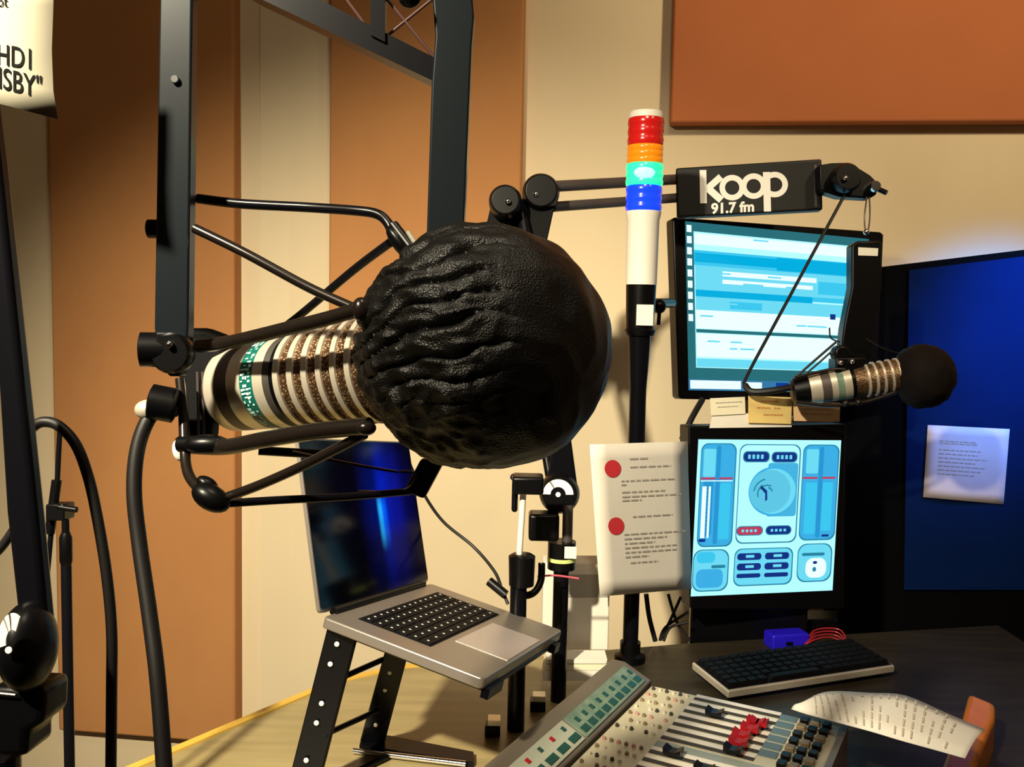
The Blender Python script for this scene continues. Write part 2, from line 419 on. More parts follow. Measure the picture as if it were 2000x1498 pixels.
for a0, a1, r0 in ((100, 170, .09), (120, 200, .06), (60, 150, .05), (20, 80, .035)):
    for i in range(6):
        t = math.radians(a0 + (a1 - a0) * i / 6); t2 = math.radians(a0 + (a1 - a0) * (i + 1) / 6)
        flatq(mb, 'scr_outline', [sq(LQ, .50 + rr * math.cos(tt), .35 - rr * math.sin(tt)) for tt, rr in ((t, r0), (t2, r0), (t2, r0 + .009), (t, r0 + .009))], lq, ln, k)
flatq(mb, 'scr_navy', [sq(LQ, u, v) for u, v in ((.46, .30), (.50, .33), (.505, .39), (.49, .40), (.488, .35), (.45, .31))], lq, ln, k + .0001)
outl(.745, .035, .985, .655); rr_('scr_meter', .745, .035, .985, .655, .05)
rr_('scr_meter2', .855, .045, .885, .645, .01); rr_('scr_mid', .765, .06, .85, .22, .01); rr_('scr_cyan', .77, .28, .85, .62, .01); rr_('scr_cyan', .89, .28, .96, .60, .01)
rr_('scr_red', .745, .243, .85, .256, .002); rr_('scr_red', .88, .243, .975, .256, .002); rr_('scr_navy', .90, .625, .95, .64, .004)
outl(.01, .71, .25, .965, .06); rr_('scr_mid', .01, .71, .25, .965, .06); rr_('scr_meter', .03, .83, .22, .95, .04); rr_('scr_cyan', .03, .72, .16, .79, .03); rr_('scr_outline', .135, .805, .235, .825, .01)
outl(.30, .71, .70, .94, .05); rr_('scr_mid', .30, .71, .70, .94, .05)
for i in range(3):
    for j in range(2):
        u0, v0 = .315 + j * .195, .735 + i * .066
        rr_('scr_navy', u0, v0, u0 + .17, v0 + (.045 if i < 2 else .028), .02)
        if i < 2: rr_('scr_mid', u0 + .06, v0 + .012, u0 + .12, v0 + .03, .004)
outl(.745, .69, .975, .93, .06); rr_('scr_mid', .745, .69, .975, .93, .06); rr_('scr_outline', .77, .745, .93, .765, .01); rr_('scr_white', .80, .78, .945, .91, .05); rr_('scr_navy', .85, .80, .88, .82, .01); rr_('scr_outline', .85, .84, .875, .87, .01)
obj('screen', mb, None, root, flat=True, label='lit screen showing blue meters and round dial')
c = PL(1490, 1150, lq, ln) + ln * .045
mb = MB().box(c + V((0, .01, -.08)), (.11, 0, 0), (0, .010, 0), (0, 0, .09)); obj('neck', mb, 'black_plastic', root, bevel=.004)
mb = MB(); bp_ = [G(1372, 1232, DZ + .012), G(1636, 1228, DZ + .012), G(1640, 1208, DZ + .012), G(1368, 1211, DZ + .012)]
obj('stand_base', MB().prism([p - V((0, 0, .012)) for p in bp_], V((0, 0, .03))), 'black_plastic', root, bevel=.004)
# notes on top of the lower monitor
def card(name, label, pts, q, n, off, m, cat='note', group=None, t=.0012, lines=None, lm='ink_grey'):
    mb = MB().prism([PL(x, y, q, n, off) for x, y in pts], n * t)
    o = obj(name, mb, m); tag(o, label, cat, group)
    if lines:
        def mp_(u, v): return PL(*sq(pts, u, v), q, n, off + .0008)
        obj('handwriting', text_lines(mp_, lines, lm, .05), None, o, flat=True)
    return o
card('paper_note', 'pale cream printed slip left of the yellow note, on the lower monitor', [(1387, 778), (1455, 775), (1456, 808), (1389, 812)], lq, ln, .004, 'paper_cream', lines=[(.25, .15, .9), (.5, .2, .8)])
card('paper_note', 'grey-white paper slip lying lowest, beneath the cream slip on the lower monitor', [(1393, 804), (1548, 812), (1546, 834), (1386, 836)], lq, ln, .0015, 'paper')
card('sticky_note', 'square yellow sticky note with handwriting, standing on the lower monitor', [(1462, 773), (1547, 776), (1545, 828), (1462, 826)], lq, ln, .006, 'note_yellow', lines=[(.15, .3, .7), (.4, .2, .5), (.4, .6, .75), (.65, .35, .8)], lm='ink_orange')
card('sticky_note', 'peach-orange note beside the yellow one, under the small hanging microphone', [(1550, 785), (1641, 787), (1640, 824), (1551, 822)], lq, ln, .005, 'note_orange', lines=[(.35, .15, .85), (.6, .15, .85)], lm='ink_orange')
# instruction sheet
def ip(u, v, off=0):
    Q = [(1152, 868), (1343, 862), (1351, 1150), (1172, 1165)]
    x, y = sq(Q, u, v); return PL(x, y, lq, ln, .008 + off + (1 - u) * (.11 + .006 * math.sin(v * 3.1)))
mb = MB(); mb.use('paper')
for i in range(6):
    for j in range(10):
        mb.add([ip(i / 6, j / 10), ip((i + 1) / 6, j / 10), ip((i + 1) / 6, (j + 1) / 10), ip(i / 6, (j + 1) / 10)], [(3, 2, 1, 0)])
o = obj('instruction_sheet', mb, None); tag(o, 'white sheet with two red dots and printed lines, hanging at left edge of lower monitor', 'paper')
s_ = o.modifiers.new('s', 'SOLIDIFY'); s_.thickness = .0006
rows = [(.10, .40, .60), (.155, .40, .82), (.245, .3, .85), (.27, .3, .35), (.32, .3, .75), (.35, .3, .92), (.375, .3, .5), (.485, .4, .82)]
rows += [(.60, .3, .95), (.63, .3, .75), (.66, .3, .62), (.69, .3, .85), (.72, .3, .85), (.75, .3, .55), (.79, .35, .65)]
obj('printed_text', text_lines(lambda u, v: ip(u, v, .0012), rows, 'ink_grey', .010), None, o, flat=True)
for cu, cv in ((.22, .165), (.22, .545)):
    mb = MB(); mb.add([ip(cu + .085 * math.cos(t * math.pi / 12), cv + .058 * math.sin(t * math.pi / 12), .0012) for t in range(24)], [tuple(range(24))])
    obj('red_dot', mb, 'ink_red', o, flat=True, label='round red printed dot')

# ---------------------------------------------------------------- signal tower
td = 1.61
tb = G(1230, 1290, DZ); td = (tb - CAM).dot(Fw)
def tower_pt(y): # vertical axis through the base
    r = ray(1240, y); return V((tb.x, tb.y, CAM.z + r.z * (tb.y / r.y)))
root = thing('signal_light_tower', 'stacked red, orange, green and blue signal light tower on black pole', 'signal light', tb)
Z = lambda y: tower_pt(y).z
ax = V((0, 0, 1)); R_ = px(34, td)
obj('cap', MB().lathe((tb.x, tb.y, 0), ax, [(Z(234), R_ * .95), (Z(224), R_ * .95), (Z(219), R_ * .88), (Z(217), R_ * .6)]), 'white_plastic', root)
for nme, m_, y0, y1 in (('red_lens', 'lamp_red', 232, 285), ('orange_lens', 'lamp_orange', 285, 320), ('green_lens', 'lamp_green', 321, 363), ('blue_lens', 'lamp_blue', 364, 413)):
    pr = []; z0, z1 = Z(y1), Z(y0); K = 3
    rr = R_ * (1.04 if 'green' in nme else 1)
    for i in range(K * 4 + 1):
        t = i / (K * 4); pr.append((z0 + (z1 - z0) * t, rr * (.95 + .05 * abs(math.sin(t * K * math.pi)))))
    o = obj(nme, MB().lathe((tb.x, tb.y, 0), ax, pr, 48), m_, root)
    if 'green' in nme:
        obj('lit_bulb', MB().ball((tb.x - .004, tb.y - rr * .93, (z0 + z1) / 2), (rr * .55, .004, (z1 - z0) * .28)), 'lamp_glow', o)
obj('tube', MB().lathe((tb.x, tb.y, 0), ax, [(Z(556), R_ * .86), (Z(430), R_ * .90), (Z(418), R_ * .98), (Z(413), R_ * .98)]), 'white_plastic', root)
obj('sleeve', MB().lathe((tb.x, tb.y, 0), ax, [(Z(655), R_ * .78), (Z(645), R_ * .9), (Z(640), R_ * .78), (Z(554), R_ * .84)]), 'black_plastic', root)
c = V((tb.x, tb.y - R_ * .86, (Z(595) + Z(635)) / 2))
obj('label_plate', MB().box(c + V((.004, 0, 0)), (.014, 0, 0), (0, .002, 0), (0, 0, (Z(595) - Z(635)) / 2)), 'sticker', root)
obj('pole', MB().lathe((tb.x, tb.y, 0), ax, [(DZ + .02, px(15, td)), (Z(760), px(16, td)), (Z(655), px(22, td))], 24), 'black_metal', root)
obj('base', MB().lathe((tb.x, tb.y, 0), ax, [(DZ, px(30, td)), (DZ + .012, px(30, td)), (DZ + .016, px(20, td)), (DZ + .034, px(20, td))], 24), 'black_plastic', root)
a_ = tower_pt(592)
mb = MB().tube([a_, P(1312, 592, td + .15)], px(10, td)); mb.ball(P(1287, 598, td + .03), px(15, td)); mb.tube([P(1288, 605, td + .03), P(1286, 635, td + .03)], px(4, td))
obj('clamp', mb, 'black_plastic', root)

# ---------------------------------------------------------------- boom arm with station sign
root = thing('sign_boom_arm', 'black spring boom arm carrying the radio station sign and the small hanging microphone', 'boom arm', G(1090, 1365, DZ))
g2 = G(1090, 1368, DZ); d2 = (g2 - CAM).dot(Fw)
def vert(g, y, dx=0):
    r = ray(1000, y); return V((g.x + dx, g.y, CAM.z + r.z * (g.y / r.y)))
def pole(g, y0, y1, r, seg=24): # vertical cylinder between rows y0 (low) and y1 (high)
    return MB().lathe((g.x, g.y, 0), (0, 0, 1), [(vert(g, y0).z, r), (vert(g, y1).z, r)], seg)
mb = MB().lathe((g2.x, g2.y, 0), (0, 0, 1), [(DZ, px(15, d2)), (vert(g2, 1100).z, px(15, d2))], 24)
obj('post', mb, 'black_metal', root)
mb = pole(g2, 1108, 1055, px(27, d2)); obj('collar', mb, 'black_plastic', root)
mb = MB().lathe((g2.x, g2.y, 0), (0, 0, 1), [(vert(g2, 1092).z, px(28, d2)), (vert(g2, 1085).z, px(28, d2))]); obj('tape', mb, 'yellow_tape', root, label='yellow-green tape ring')
c = vert(g2, 1070) + V((.012, -px(27, d2), 0)); obj('label_plate', MB().box(c, (.009, 0, 0), (0, .001, 0), (0, 0, .009)), 'sticker', root)
mb = MB().box(vert(g2, 1025) + V((px(-36, d2), 0, 0)), (px(29, d2), 0, 0), (0, .02, 0), (0, 0, px(26, d2))); obj('swivel_block', mb, 'black_plastic', root, bevel=.005)
obj('swivel_pin', MB().tube([vert(g2, 1058) + V((.008, 0, 0)), vert(g2, 985) + V((.008, 0, 0))], px(10, d2)), 'satin_brown', root)
# lower joint disc with crescent
def disc3(mb, x, y, d, r, t, seg=32):
    c = P(x, y, d); return mb.lathe(c - Fw * t / 2, Fw, [(0, px(r, d) * .86), (t * .2, px(r, d)), (t * .8, px(r, d)), (t, px(r, d) * .86)], seg)
def ann(mb, x, y, d, r0, r1, a0, a1, sx=1, n=16):
    for i in range(n):
        A, B = [math.radians(a0 + (a1 - a0) * (i + j) / n) for j in (0, 1)]
        mb.hexa(*[P(x + sx * r * math.cos(t), y - r * math.sin(t), d) for r, t in ((r0, A), (r1, A), (r1, B), (r0, B))], -Fw * .001)
    return mb
mb = MB(); disc3(mb, 1092, 962, d2, 39, .045); jo = obj('joint', mb, 'black_plastic', root)
mb = MB(); ann(mb, 1090, 966, d2 - .0228, 15, 30, 0, 178); disc3(mb, 1090, 966, d2 - .0232, 5, .001, 12); obj('joint_ring', mb, 'white_logo', jo, label='white crescent on joint')
mb = MB(); pplate(mb, [(1078, 800), (1108, 800), (1128, 950), (1120, 985), (1062, 975), (1075, 900)], d2 + .0, .03); obj('arm_link', mb, 'black_metal', root, bevel=.003)
mb = MB(); mb.tube([P(1100, 930, d2 + .02), P(1020, 420, 1.58)], .010); mb.tube([P(1075, 940, d2 + .02), P(990, 430, 1.58)], .007); obj('lower_arm', mb, 'black_metal', root)
mb = MB(); disc3(mb, 987, 396, 1.56, 32, .05); disc3(mb, 1056, 379, 1.60, 36, .06); obj('elbow_joint', mb, 'black_plastic', root, bevel=.002)
mb = MB(); mb.ball(P(992, 393, 1.53), px(6, 1.53)).ball(P(1047, 379, 1.57), px(6, 1.57)); obj('joint_screw', mb, 'chrome', root)
mb = MB(); pplate(mb, [(960, 395), (1012, 400), (1030, 372), (1085, 395), (1062, 500), (1018, 500), (1006, 440), (985, 500), (935, 500), (952, 430)], 1.585, .02); obj('elbow_plate', mb, 'matte_black', root, bevel=.002)
mb = MB(); mb.tube([P(1085, 364, 1.62), P(1330, 350, 1.80)], px(11, 1.62)); obj('arm_rod', mb, 'satin_brown', root)
mb = MB(); mb.tube([P(1080, 404, 1.62), P(1330, 386, 1.80)], px(10, 1.62)); obj('arm_rod', mb, 'satin_brown', root)
# hook joint at the far end
mb = MB(); pplate(mb, [(1600, 322), (1625, 318), (1660, 317), (1700, 342), (1718, 360), (1712, 380), (1700, 387), (1640, 384), (1602, 372)], 1.70, .03); obj('end_bracket', mb, 'black_plastic', root, bevel=.003)
mb = MB(); disc3(mb, 1650, 349, 1.69, 28, .04); hb = obj('end_joint', mb, 'black_plastic', root)
obj('joint_screw', MB().ball(P(1651, 348, 1.667), px(6, 1.67)), 'chrome', hb)
mb = MB(); disc3(mb, 1707, 365, 1.69, 11, .02); obj('thumb_screw', mb, 'chrome', root); obj('thumb_pin', MB().tube([P(1712, 368, 1.69), P(1732, 377, 1.68)], px(5, 1.69)), 'black_metal', root)
obj('spacer', MB().tube([P(1603, 350, 1.72), P(1624, 349, 1.715)], px(12, 1.7)), 'chrome', root)
# sign
sgq, sgn = V((.3068, 1.8006, 1.637)), V((.164, .986, -.019)).normalized()
SG = [(1320, 328), (1605, 310), (1607, 410), (1322, 425)]
root = thing('station_sign', 'black rectangular radio station sign with white lettering on boom arm', 'sign', PL(1463, 420, sgq, sgn))
obj('plate', MB().prism([PL(x, y, sgq, sgn, .0) for x, y in SG], sgn * .035), 'sign_black', root, bevel=.004)
mb = MB(); mb.prism([PL(x, y, sgq, sgn, .001) for x, y in ((1590, 322), (1595, 322), (1596, 404), (1591, 404))], -sgn * .0006); obj('edge_strip', mb, 'satin_brown', root)
def sp(x, y, off=.0022): return PL(x, y, sgq, sgn, off)
mb = MB(); LZ = [.0012]
def stroke(pts, w):
    for (x0, y0), (x1, y1) in zip(pts, pts[1:]):
        L = math.hypot(x1 - x0, y1 - y0); nx, ny = -(y1 - y0) / L * w / 2, (x1 - x0) / L * w / 2
        mb.add([sp(x0 + nx, y0 + ny, LZ[0]), sp(x1 + nx, y1 + ny, LZ[0]), sp(x1 - nx, y1 - ny, LZ[0]), sp(x0 - nx, y0 - ny, LZ[0])], [(0, 1, 2, 3)]); LZ[0] += .00004
def ring(cx, cy, rx, ry, w, n=32):
    for i in range(n):
        A, B = 2 * math.pi * i / n, 2 * math.pi * (i + 1) / n
        mb.add([sp(cx + (rx - q) * math.cos(t), cy + (ry - q) * math.sin(t), LZ[0]) for q, t in ((0, A), (0, B), (w, B), (w, A))], [(0, 1, 2, 3)])
    LZ[0] += .00004
stroke([(1373, 332), (1374, 397)], 13); stroke([(1408, 345), (1379, 371)], 13); stroke([(1383, 368), (1409, 391)], 14)
ring(1430, 366.5, 25, 25, 11); ring(1472, 363.5, 25, 25, 11); ring(1513, 360.5, 26, 25, 11); stroke([(1497, 336), (1499, 413)], 14)
obj('lettering', mb, 'white_logo', root, flat=True, weld=False, label='white lowercase koop lettering')
t_ = text_mesh('91.7 fm', lambda u, v: sp(1389 + u, 417 - v - u * .055, .0012), 28, bold=1.0)
obj('lettering', t_, 'white_logo', root, flat=True, label='small white 91.7 fm lettering')

# hook wire, tension cord and second microphone
root = thing('wire_hook', 'thin steel wire loop joining the boom end to the small microphone', 'hook', P(1692, 455, 1.68))
mb = MB(); ptube(mb, [(1693, 385, 1.69), (1689, 420, 1.69), (1690, 448, 1.68), (1696, 448, 1.68), (1699, 420, 1.69), (1698, 385, 1.69)], 1.6, seg=6); obj('loop', mb, 'satin_brown', root)
obj('eyelet', MB().ball(P(1692, 453, 1.67), px(6, 1.67)), 'chrome', root)
mb = MB(); ptube(mb, [(1650, 380, 1.69), (1550, 565, 1.67), (1462, 728, 1.65), (1455, 752, 1.64)], 3.2, seg=8)
ptube(mb, [(1455, 752, 1.64), (1470, 765, 1.63), (1515, 762, 1.62), (1550, 755, 1.62)], 6.5, seg=8)
tag(obj('microphone_cable', mb, 'rubber'), 'thin black cable slanting across the upper monitor down to small microphone', 'cable')
d3 = 1.62
root = thing('hanging_microphone', 'small silver-ringed broadcast microphone with black foam ball, in front of the monitors', 'microphone', P(1650, 800, d3))
a0, a1 = P(1545, 765, d3), P(1790, 727, d3 - .03); ax3 = (a1 - a0).normalized()
def t3(x): return (a1 - a0).length * (x - 1545) / 245
r3 = px(31, d3)
prof = [(t3(1545), r3 * .6, 'black_plastic'), (t3(1550), r3 * .85, 'black_plastic'), (t3(1578), r3 * .95, 'black_plastic'), (t3(1579), r3, 'silver'), (t3(1602), r3, 'satin_brown'), (t3(1620), r3, 'silver'),
        (t3(1632), r3, 'console_green'), (t3(1645), r3, 'silver'), (t3(1660), r3, 'black_plastic'), (t3(1668), r3 * .95, 'grille'), (t3(1770), r3 * 1.05, 'grille'), (t3(1772), r3 * .9)]
obj('body', MB().lathe(a0, ax3, prof, 32), None, root)
for x in (1690, 1705, 1720, 1735, 1750):
    obj('ring', MB().lathe(a0, ax3, [(t3(x), r3 * 1.0), (t3(x + 1), r3 * 1.08), (t3(x + 5), r3 * 1.08), (t3(x + 6), r3 * 1.0)], 32), 'silver', root)
c = P(1800, 735, d3 - .035); mb = MB(); r = px(62, d3); A = V(ax3); B = A.cross(V((0, 0, 1))).normalized(); C_ = A.cross(B)
mb.ball(c, (r, r, r * .98), (B, C_, A), 40, 26); b0 = len(mb.v)
for i, v in enumerate(mb.v):
    nrm = (v - c).normalized(); s = nrm.dot(A)
    mb.v[i] = v + nrm * (noise.noise(nrm * 4) * .003 + noise.noise(nrm * 14) * .0025 * (1 if s > 0 else .2))
for i, v in enumerate(mb.v):
    s = (v - c).dot(A) / r
    if s < -.3: mb.v[i] = v + (c - A * r * .82 - v) * 0 - A * (s + .3) * r * .25
obj('windscreen', mb, 'windscreen_small', root, label='dark brown-black foam ball')
mb = MB(); pplate(mb, [(1664, 478), (1676, 470), (1722, 470), (1722, 560), (1700, 700), (1642, 700), (1648, 640), (1664, 560)], d3 + .02, .03); bar = obj('mount_bar', mb, 'black_plastic', root, bevel=.003)
obj('label_plate', MB().prism([P(x, y, d3 + .019) for x, y in ((1676, 483), (1715, 485), (1714, 500), (1676, 499))], -Fw * .0008), 'sticker', bar)
mb = MB(); mb.box(P(1655, 715, d3 - .01), Rt * px(30, d3), Fw * .02, Up * px(16, d3)); disc3(mb, 1640, 690, d3 - .01, 16, .03); obj('pivot', mb, 'black_plastic', root, bevel=.003)
obj('pivot_screw', MB().ball(P(1642, 708, d3 - .034), px(5, d3)).ball(P(1664, 706, d3 - .034), px(5, d3)), 'chrome', root)
mb = MB(); ptube(mb, [(1633, 668, d3), (1590, 705, d3), (1553, 738, d3)], 2.5, seg=6); ptube(mb, [(1640, 672, d3), (1600, 708, d3), (1556, 745, d3)], 2, seg=6); ptube(mb, [(1620, 640, d3), (1623, 660, d3), (1640, 668, d3)], 1.5, seg=6)
obj('elastic', mb, 'rubber', root)
mb = MB(); ptube(mb, [(1555, 785, d3 - .03), (1620, 792, d3 - .035), (1690, 785, d3 - .04), (1750, 765, d3 - .04)], 4, seg=8); ptube(mb, [(1552, 738, d3 - .03), (1620, 722, d3 - .03), (1650, 722, d3 - .03)], 3, seg=8)
ptube(mb, [(1690, 660, d3), (1725, 680, d3), (1755, 690, d3)], 1.5, seg=6)
mb.ball(P(1652, 788, d3 - .04), px(6, d3)); mb.ball(P(1677, 786, d3 - .04), px(6, d3)); obj('shock_mount_rail', mb, 'dark_tube', root)

# ---------------------------------------------------------------- second post (behind laptop)
g1 = G(1007, 1424, DZ); d1 = (g1 - CAM).dot(Fw)
root = thing('microphone_post', 'thick black desk post directly behind the laptop, left of the sign arm post', 'stand', g1)
obj('post', MB().lathe((g1.x, g1.y, 0), (0, 0, 1), [(DZ, px(17, d1)), (vert(g1, 1140).z, px(16, d1))], 24), 'black_metal', root)
obj('collar', MB().lathe((g1.x + .004, g1.y, 0), (0, 0, 1), [(vert(g1, 1142).z, px(24, d1)), (vert(g1, 1086).z, px(26, d1)), (vert(g1, 1082).z, px(20, d1))], 24), 'black_plastic', root)
obj('stem', MB().tube([vert(g1, 1085), vert(g1, 960) + V((.004, 0, 0))], px(6, d1)), 'white_plastic', root)
mb = MB(); mb.box(vert(g1, 944) + V((.010, 0, 0)), (px(30, d1), 0, 0), (0, .02, 0), (0, 0, px(17, d1))); mb.box(vert(g1, 1010) + V((-.008, 0, .03)), (px(6, d1), 0, 0), (0, .006, 0), (0, 0, px(30, d1))); obj('joint', mb, 'black_plastic', root, bevel=.004)
obj('bolt', MB().ball(P(1003, 932, d1 - .025), px(7, d1)).ball(P(1020, 934, d1 - .025), px(6, d1)), 'chrome', root)
mb = MB(); ptube(mb, [(1058, 1100, d1 + .02), (1056, 1135, d1 + .01), (1042, 1158, d1), (1018, 1165, d1 - .005)], 7); obj('bracket', mb, 'black_plastic', root)
for x, y, w in ((962, 1433, 15), (1050, 1385, 15)):
    c = G(x, y, DZ); dd = (c - CAM).dot(Fw)
    o = obj('desk_clamp', MB().abox(c + V((0, 0, .008)), px(w, dd), .012, .008), 'black_plastic', None, bevel=.002)
    tag(o, 'small black clamp with silver cap at foot of %s post' % ('the microphone' if x < 1000 else "the sign arm's"), 'clamp')
    obj('clamp_cap', MB().abox(c + V((.002, 0, .020)), px(w * .8, dd), .010, .004), 'silver', o)
mb = MB(); ptube(mb, [(1050, 1126, d1 + .03), (1085, 1124, d1 + .04), (1130, 1130, d1 + .05)], 2, seg=6); tag(obj('wire', mb, 'pink_wire'), 'short pink wire tied around the two black posts', 'wire')

# ---------------------------------------------------------------- white carton, sheets
root = thing('white_box', 'upright white box with grey strip, behind the black desk posts', 'box', P(1125, 1334, 1.52))
def fb(x, y, d=1.52): # frontal vertical plane
    q = P(1125, 1200, d); return PL(x, y, q, V((0, 1, 0)))
obj('carton', MB().prism([fb(1062, 1100), fb(1192, 1100), fb(1188, 1270), fb(1058, 1270)], V((0, .05, 0))), 'paper', root, bevel=.002)
obj('strip', MB().prism([fb(1100, 1122), fb(1190, 1122), fb(1189, 1166), fb(1100, 1166)], V((0, -.001, 0))), 'ink_grey', root, label='grey strip')
root = thing('paper_stack', 'low stack of white papers below the white box, behind the posts', 'paper', P(1125, 1332, 1.47))
for i, (y0, y1) in enumerate(((1310, 1330), (1298, 1309), (1288, 1296))):
    q = P(1125, 1310, 1.46); n_ = V((0, 1, 0)); o_ = i * 3
    obj('sheet', MB().prism([PL(1062 + o_, y0, q, n_), PL(1192 - o_, y0, q, n_), PL(1190 - o_, y1, q, n_), PL(1060 + o_, y1, q, n_)], V((0, .04, 0))), 'paper_cream' if i == 1 else 'paper', root)

# ---------------------------------------------------------------- mixing console
ZD = .82
O = G(1272, 1338, ZD); vv = G(1645, 1420, ZD) - O; vv.z = 0; DL = vv.length; vv.normalize(); uu = V((-vv.y, vv.x, 0))
if uu.y > 0: uu = -uu
def D(u, v, z=0): return O + uu * u + vv * v + V((0, 0, z))
def UV(x, y, z=ZD):
    q = G(x, y, z) - O; return q.dot(uu), q.dot(vv)
LU = .62
root = thing('mixing_console', 'broadcast mixing console with long green meter bridge and rows of faders, on desk', 'mixing console', D(LU / 2, DL / 2, -.07))
obj('deck', MB().prism([D(0, 0, -.07), D(LU, 0, -.07), D(LU, DL, -.07), D(0, DL, -.07)], V((0, 0, .07))), 'deck', root, bevel=.003)
# raised meter bridge
za, zb = .002, .022
pro = [(-.004, -.07), (-.004, za), (-.046, zb), (-.066, zb), (-.078, -.07)]
E0 = -.012
mb = MB(); mb.prism([D(E0, v, z) for v, z in pro], uu * (LU - E0)); br_ = obj('meter_bridge', mb, 'console_dark', root, bevel=.002)
sl = (D(0, -.046, zb) - D(0, -.004, za)); nl = uu.cross(sl).normalized()
if nl.z < 0: nl = -nl
def BF(u, t, h=0): return D(u, -.004, za) + sl * t + nl * h
u = .004; seq = 0
while u < LU - .02:
    w = .205 if seq == 0 else .19
    pale = seq % 2 == 1
    mb = MB(); mb.hexa(BF(u, .12, .0), BF(u + w, .12, .0), BF(u + w, .9, .0), BF(u, .9, .0), nl * .002)
    fp = obj('meter_panel', mb, 'console_face' if pale else 'console_green', br_, flat=True)
    mb = MB(); nn = 6 if pale else 9
    mb.use('lcd' if not pale else 'lcd')
    for i in range(nn):
        ua = u + w * (i + .12) / nn; ub = u + w * (i + .82) / nn
        mb.hexa(BF(ua, .22, .0022), BF(ub, .22, .0022), BF(ub, .42, .0022), BF(ua, .42, .0022), nl * .0012)
        if pale:
            um = (ua + ub) / 2; mb.use('fader_red' if i % 2 else 'lcd')
            mb.hexa(BF(um - .003, .62, .0022), BF(um + .003, .62, .0022), BF(um + .003, .76, .0022), BF(um - .003, .76, .0022), nl * .0012); mb.use('lcd')
        else:
            mb.use('lcd'); mb.hexa(BF(ua, .55, .0022), BF((ua + ub) / 2, .55, .0022), BF((ua + ub) / 2, .72, .0022), BF(ua, .72, .0022), nl * .0008)
    obj('meter_display', mb, None, fp, flat=True); u += w + .006; seq += 1
# channels
starts = [UV(*p) for p in ((1378, 1356), (1366, 1365), (1354, 1376), (1338, 1387), (1324, 1398), (1310, 1410), (1296, 1423), (1280, 1437))]
us, ue = starts[0][0], starts[-1][0]; sp_u = (ue - us) / 7; v0 = sum(s[1] for s in starts) / 8
print('channel spacing', sp_u, 'slot start v', v0, [tuple(round(a, 3) for a in s) for s in starts], 'DL', DL)
chan = [us + sp_u * i for i in range(-1, 8)] + [ue + sp_u * (1.9 + i) for i in range(8)]
v1 = v0 + .60 * (DL - v0)
for i, uc in enumerate(chan):
    if uc < .004 or uc > LU - .01: continue
    mb = MB()
    mb.use('strip'); mb.box(D(uc - sp_u * .38, (v0 + v1) / 2, .0008), uu * sp_u * .20, vv * (v1 - v0) / 2, V((0, 0, .0008)))
    mb.use('slot'); mb.box(D(uc, (v0 + v1) / 2, .0006), uu * sp_u * .16, vv * (v1 - v0) / 2, V((0, 0, .0006)))
    obj('fader_slot', mb, None, root, flat=True)
obj('module_divider', MB().box(D(ue + sp_u * .95, (v0 + DL) / 2, .001), uu * sp_u * .34, vv * (DL - v0) / 2, V((0, 0, .001))), 'deck_grey', root)
def fader(x, y, m_):
    q = UV(x, y, ZD + .008); uc = min(chan, key=lambda c_: abs(c_ - q[0])); c_ = D(uc, q[1], 0)
    mb = MB(); e, z = vv * .011, V((0, 0, 1))
    w_ = uu * sp_u * .32
    mb.box(c_ + z * .003, e * .45, w_ * .5, z * .003)
    for s_, t_ in ((-1, 1), (1, 1)):
        pass
    mb.prism([c_ - e - w_ + z * .005, c_ + e - w_ + z * .005, c_ + e - w_ + z * .013, c_ + e * .3 - w_ + z * .009, c_ - e * .3 - w_ + z * .009, c_ - e - w_ + z * .013], w_ * 2)
    return obj('fader_cap', mb, m_, root, flat=True)
for x, y, m_ in ((1396, 1390, 'black_plastic'), (1473, 1414, 'fader_red'), (1462, 1426, 'fader_red'), (1447, 1436, 'fader_red'), (1443, 1447, 'fader_red'), (1434, 1460, 'black_plastic'), (1312, 1470, 'black_plastic'), (1380, 1494, 'black_plastic'), (1484, 1408, 'fader_red')):
    fader(x, y, m_)
# push buttons between bridge and faders
kb_ = None; cnt = 0
for i, uc in enumerate(chan[:16]):
    if uc < .004: continue
    for j in range(6):
        if (i + j * 2) % 7 == 0: continue
        v = v0 * (.12 + .145 * j)
        c_ = D(uc, v, 0); mb = MB(); mb.lathe(c_, (0, 0, 1), [(0, .0026), (.002, .0026), (.004, .002)], 10)
        obj('button', mb, ('knob_brown', 'knob_pale', 'knob_brown', 'knob_pink', 'slot', 'knob_pale')[(i * 5 + j * 3) % 6], root); cnt += 1
# lower keys
for i, uc in enumerate(chan):
    if uc < .004 or uc > .42: continue
    if i != 8: obj('display_window', MB().box(D(uc, v1 + .15 * (DL - v1), .001), uu * sp_u * .36, vv * (DL - v1) * .14, V((0, 0, .001))), 'deck_blue', root, flat=True)
    for j in range(3):
        v = v1 + (DL - v1) * (.42 + .18 * j)
        obj('switch', MB().box(D(uc, v, .003), uu * sp_u * .27, vv * .0055, V((0, 0, .004))), 'black_plastic' if (i + j) % 3 else 'knob_brown', root, bevel=.001)
obj('front_trim', MB().prism([D(0, DL, -.06), D(LU, DL, -.06), D(LU, DL, .004), D(0, DL, .004)], vv * .008), 'aluminium', root)
obj('arm_pad', MB().prism([D(.02, DL + .010, -.07), D(LU, DL + .010, -.07), D(LU, DL + .16, -.07), D(.02, DL + .16, -.07)], V((0, 0, .035))), 'armrest', root, bevel=.01, label='dark grey padded armrest strip')

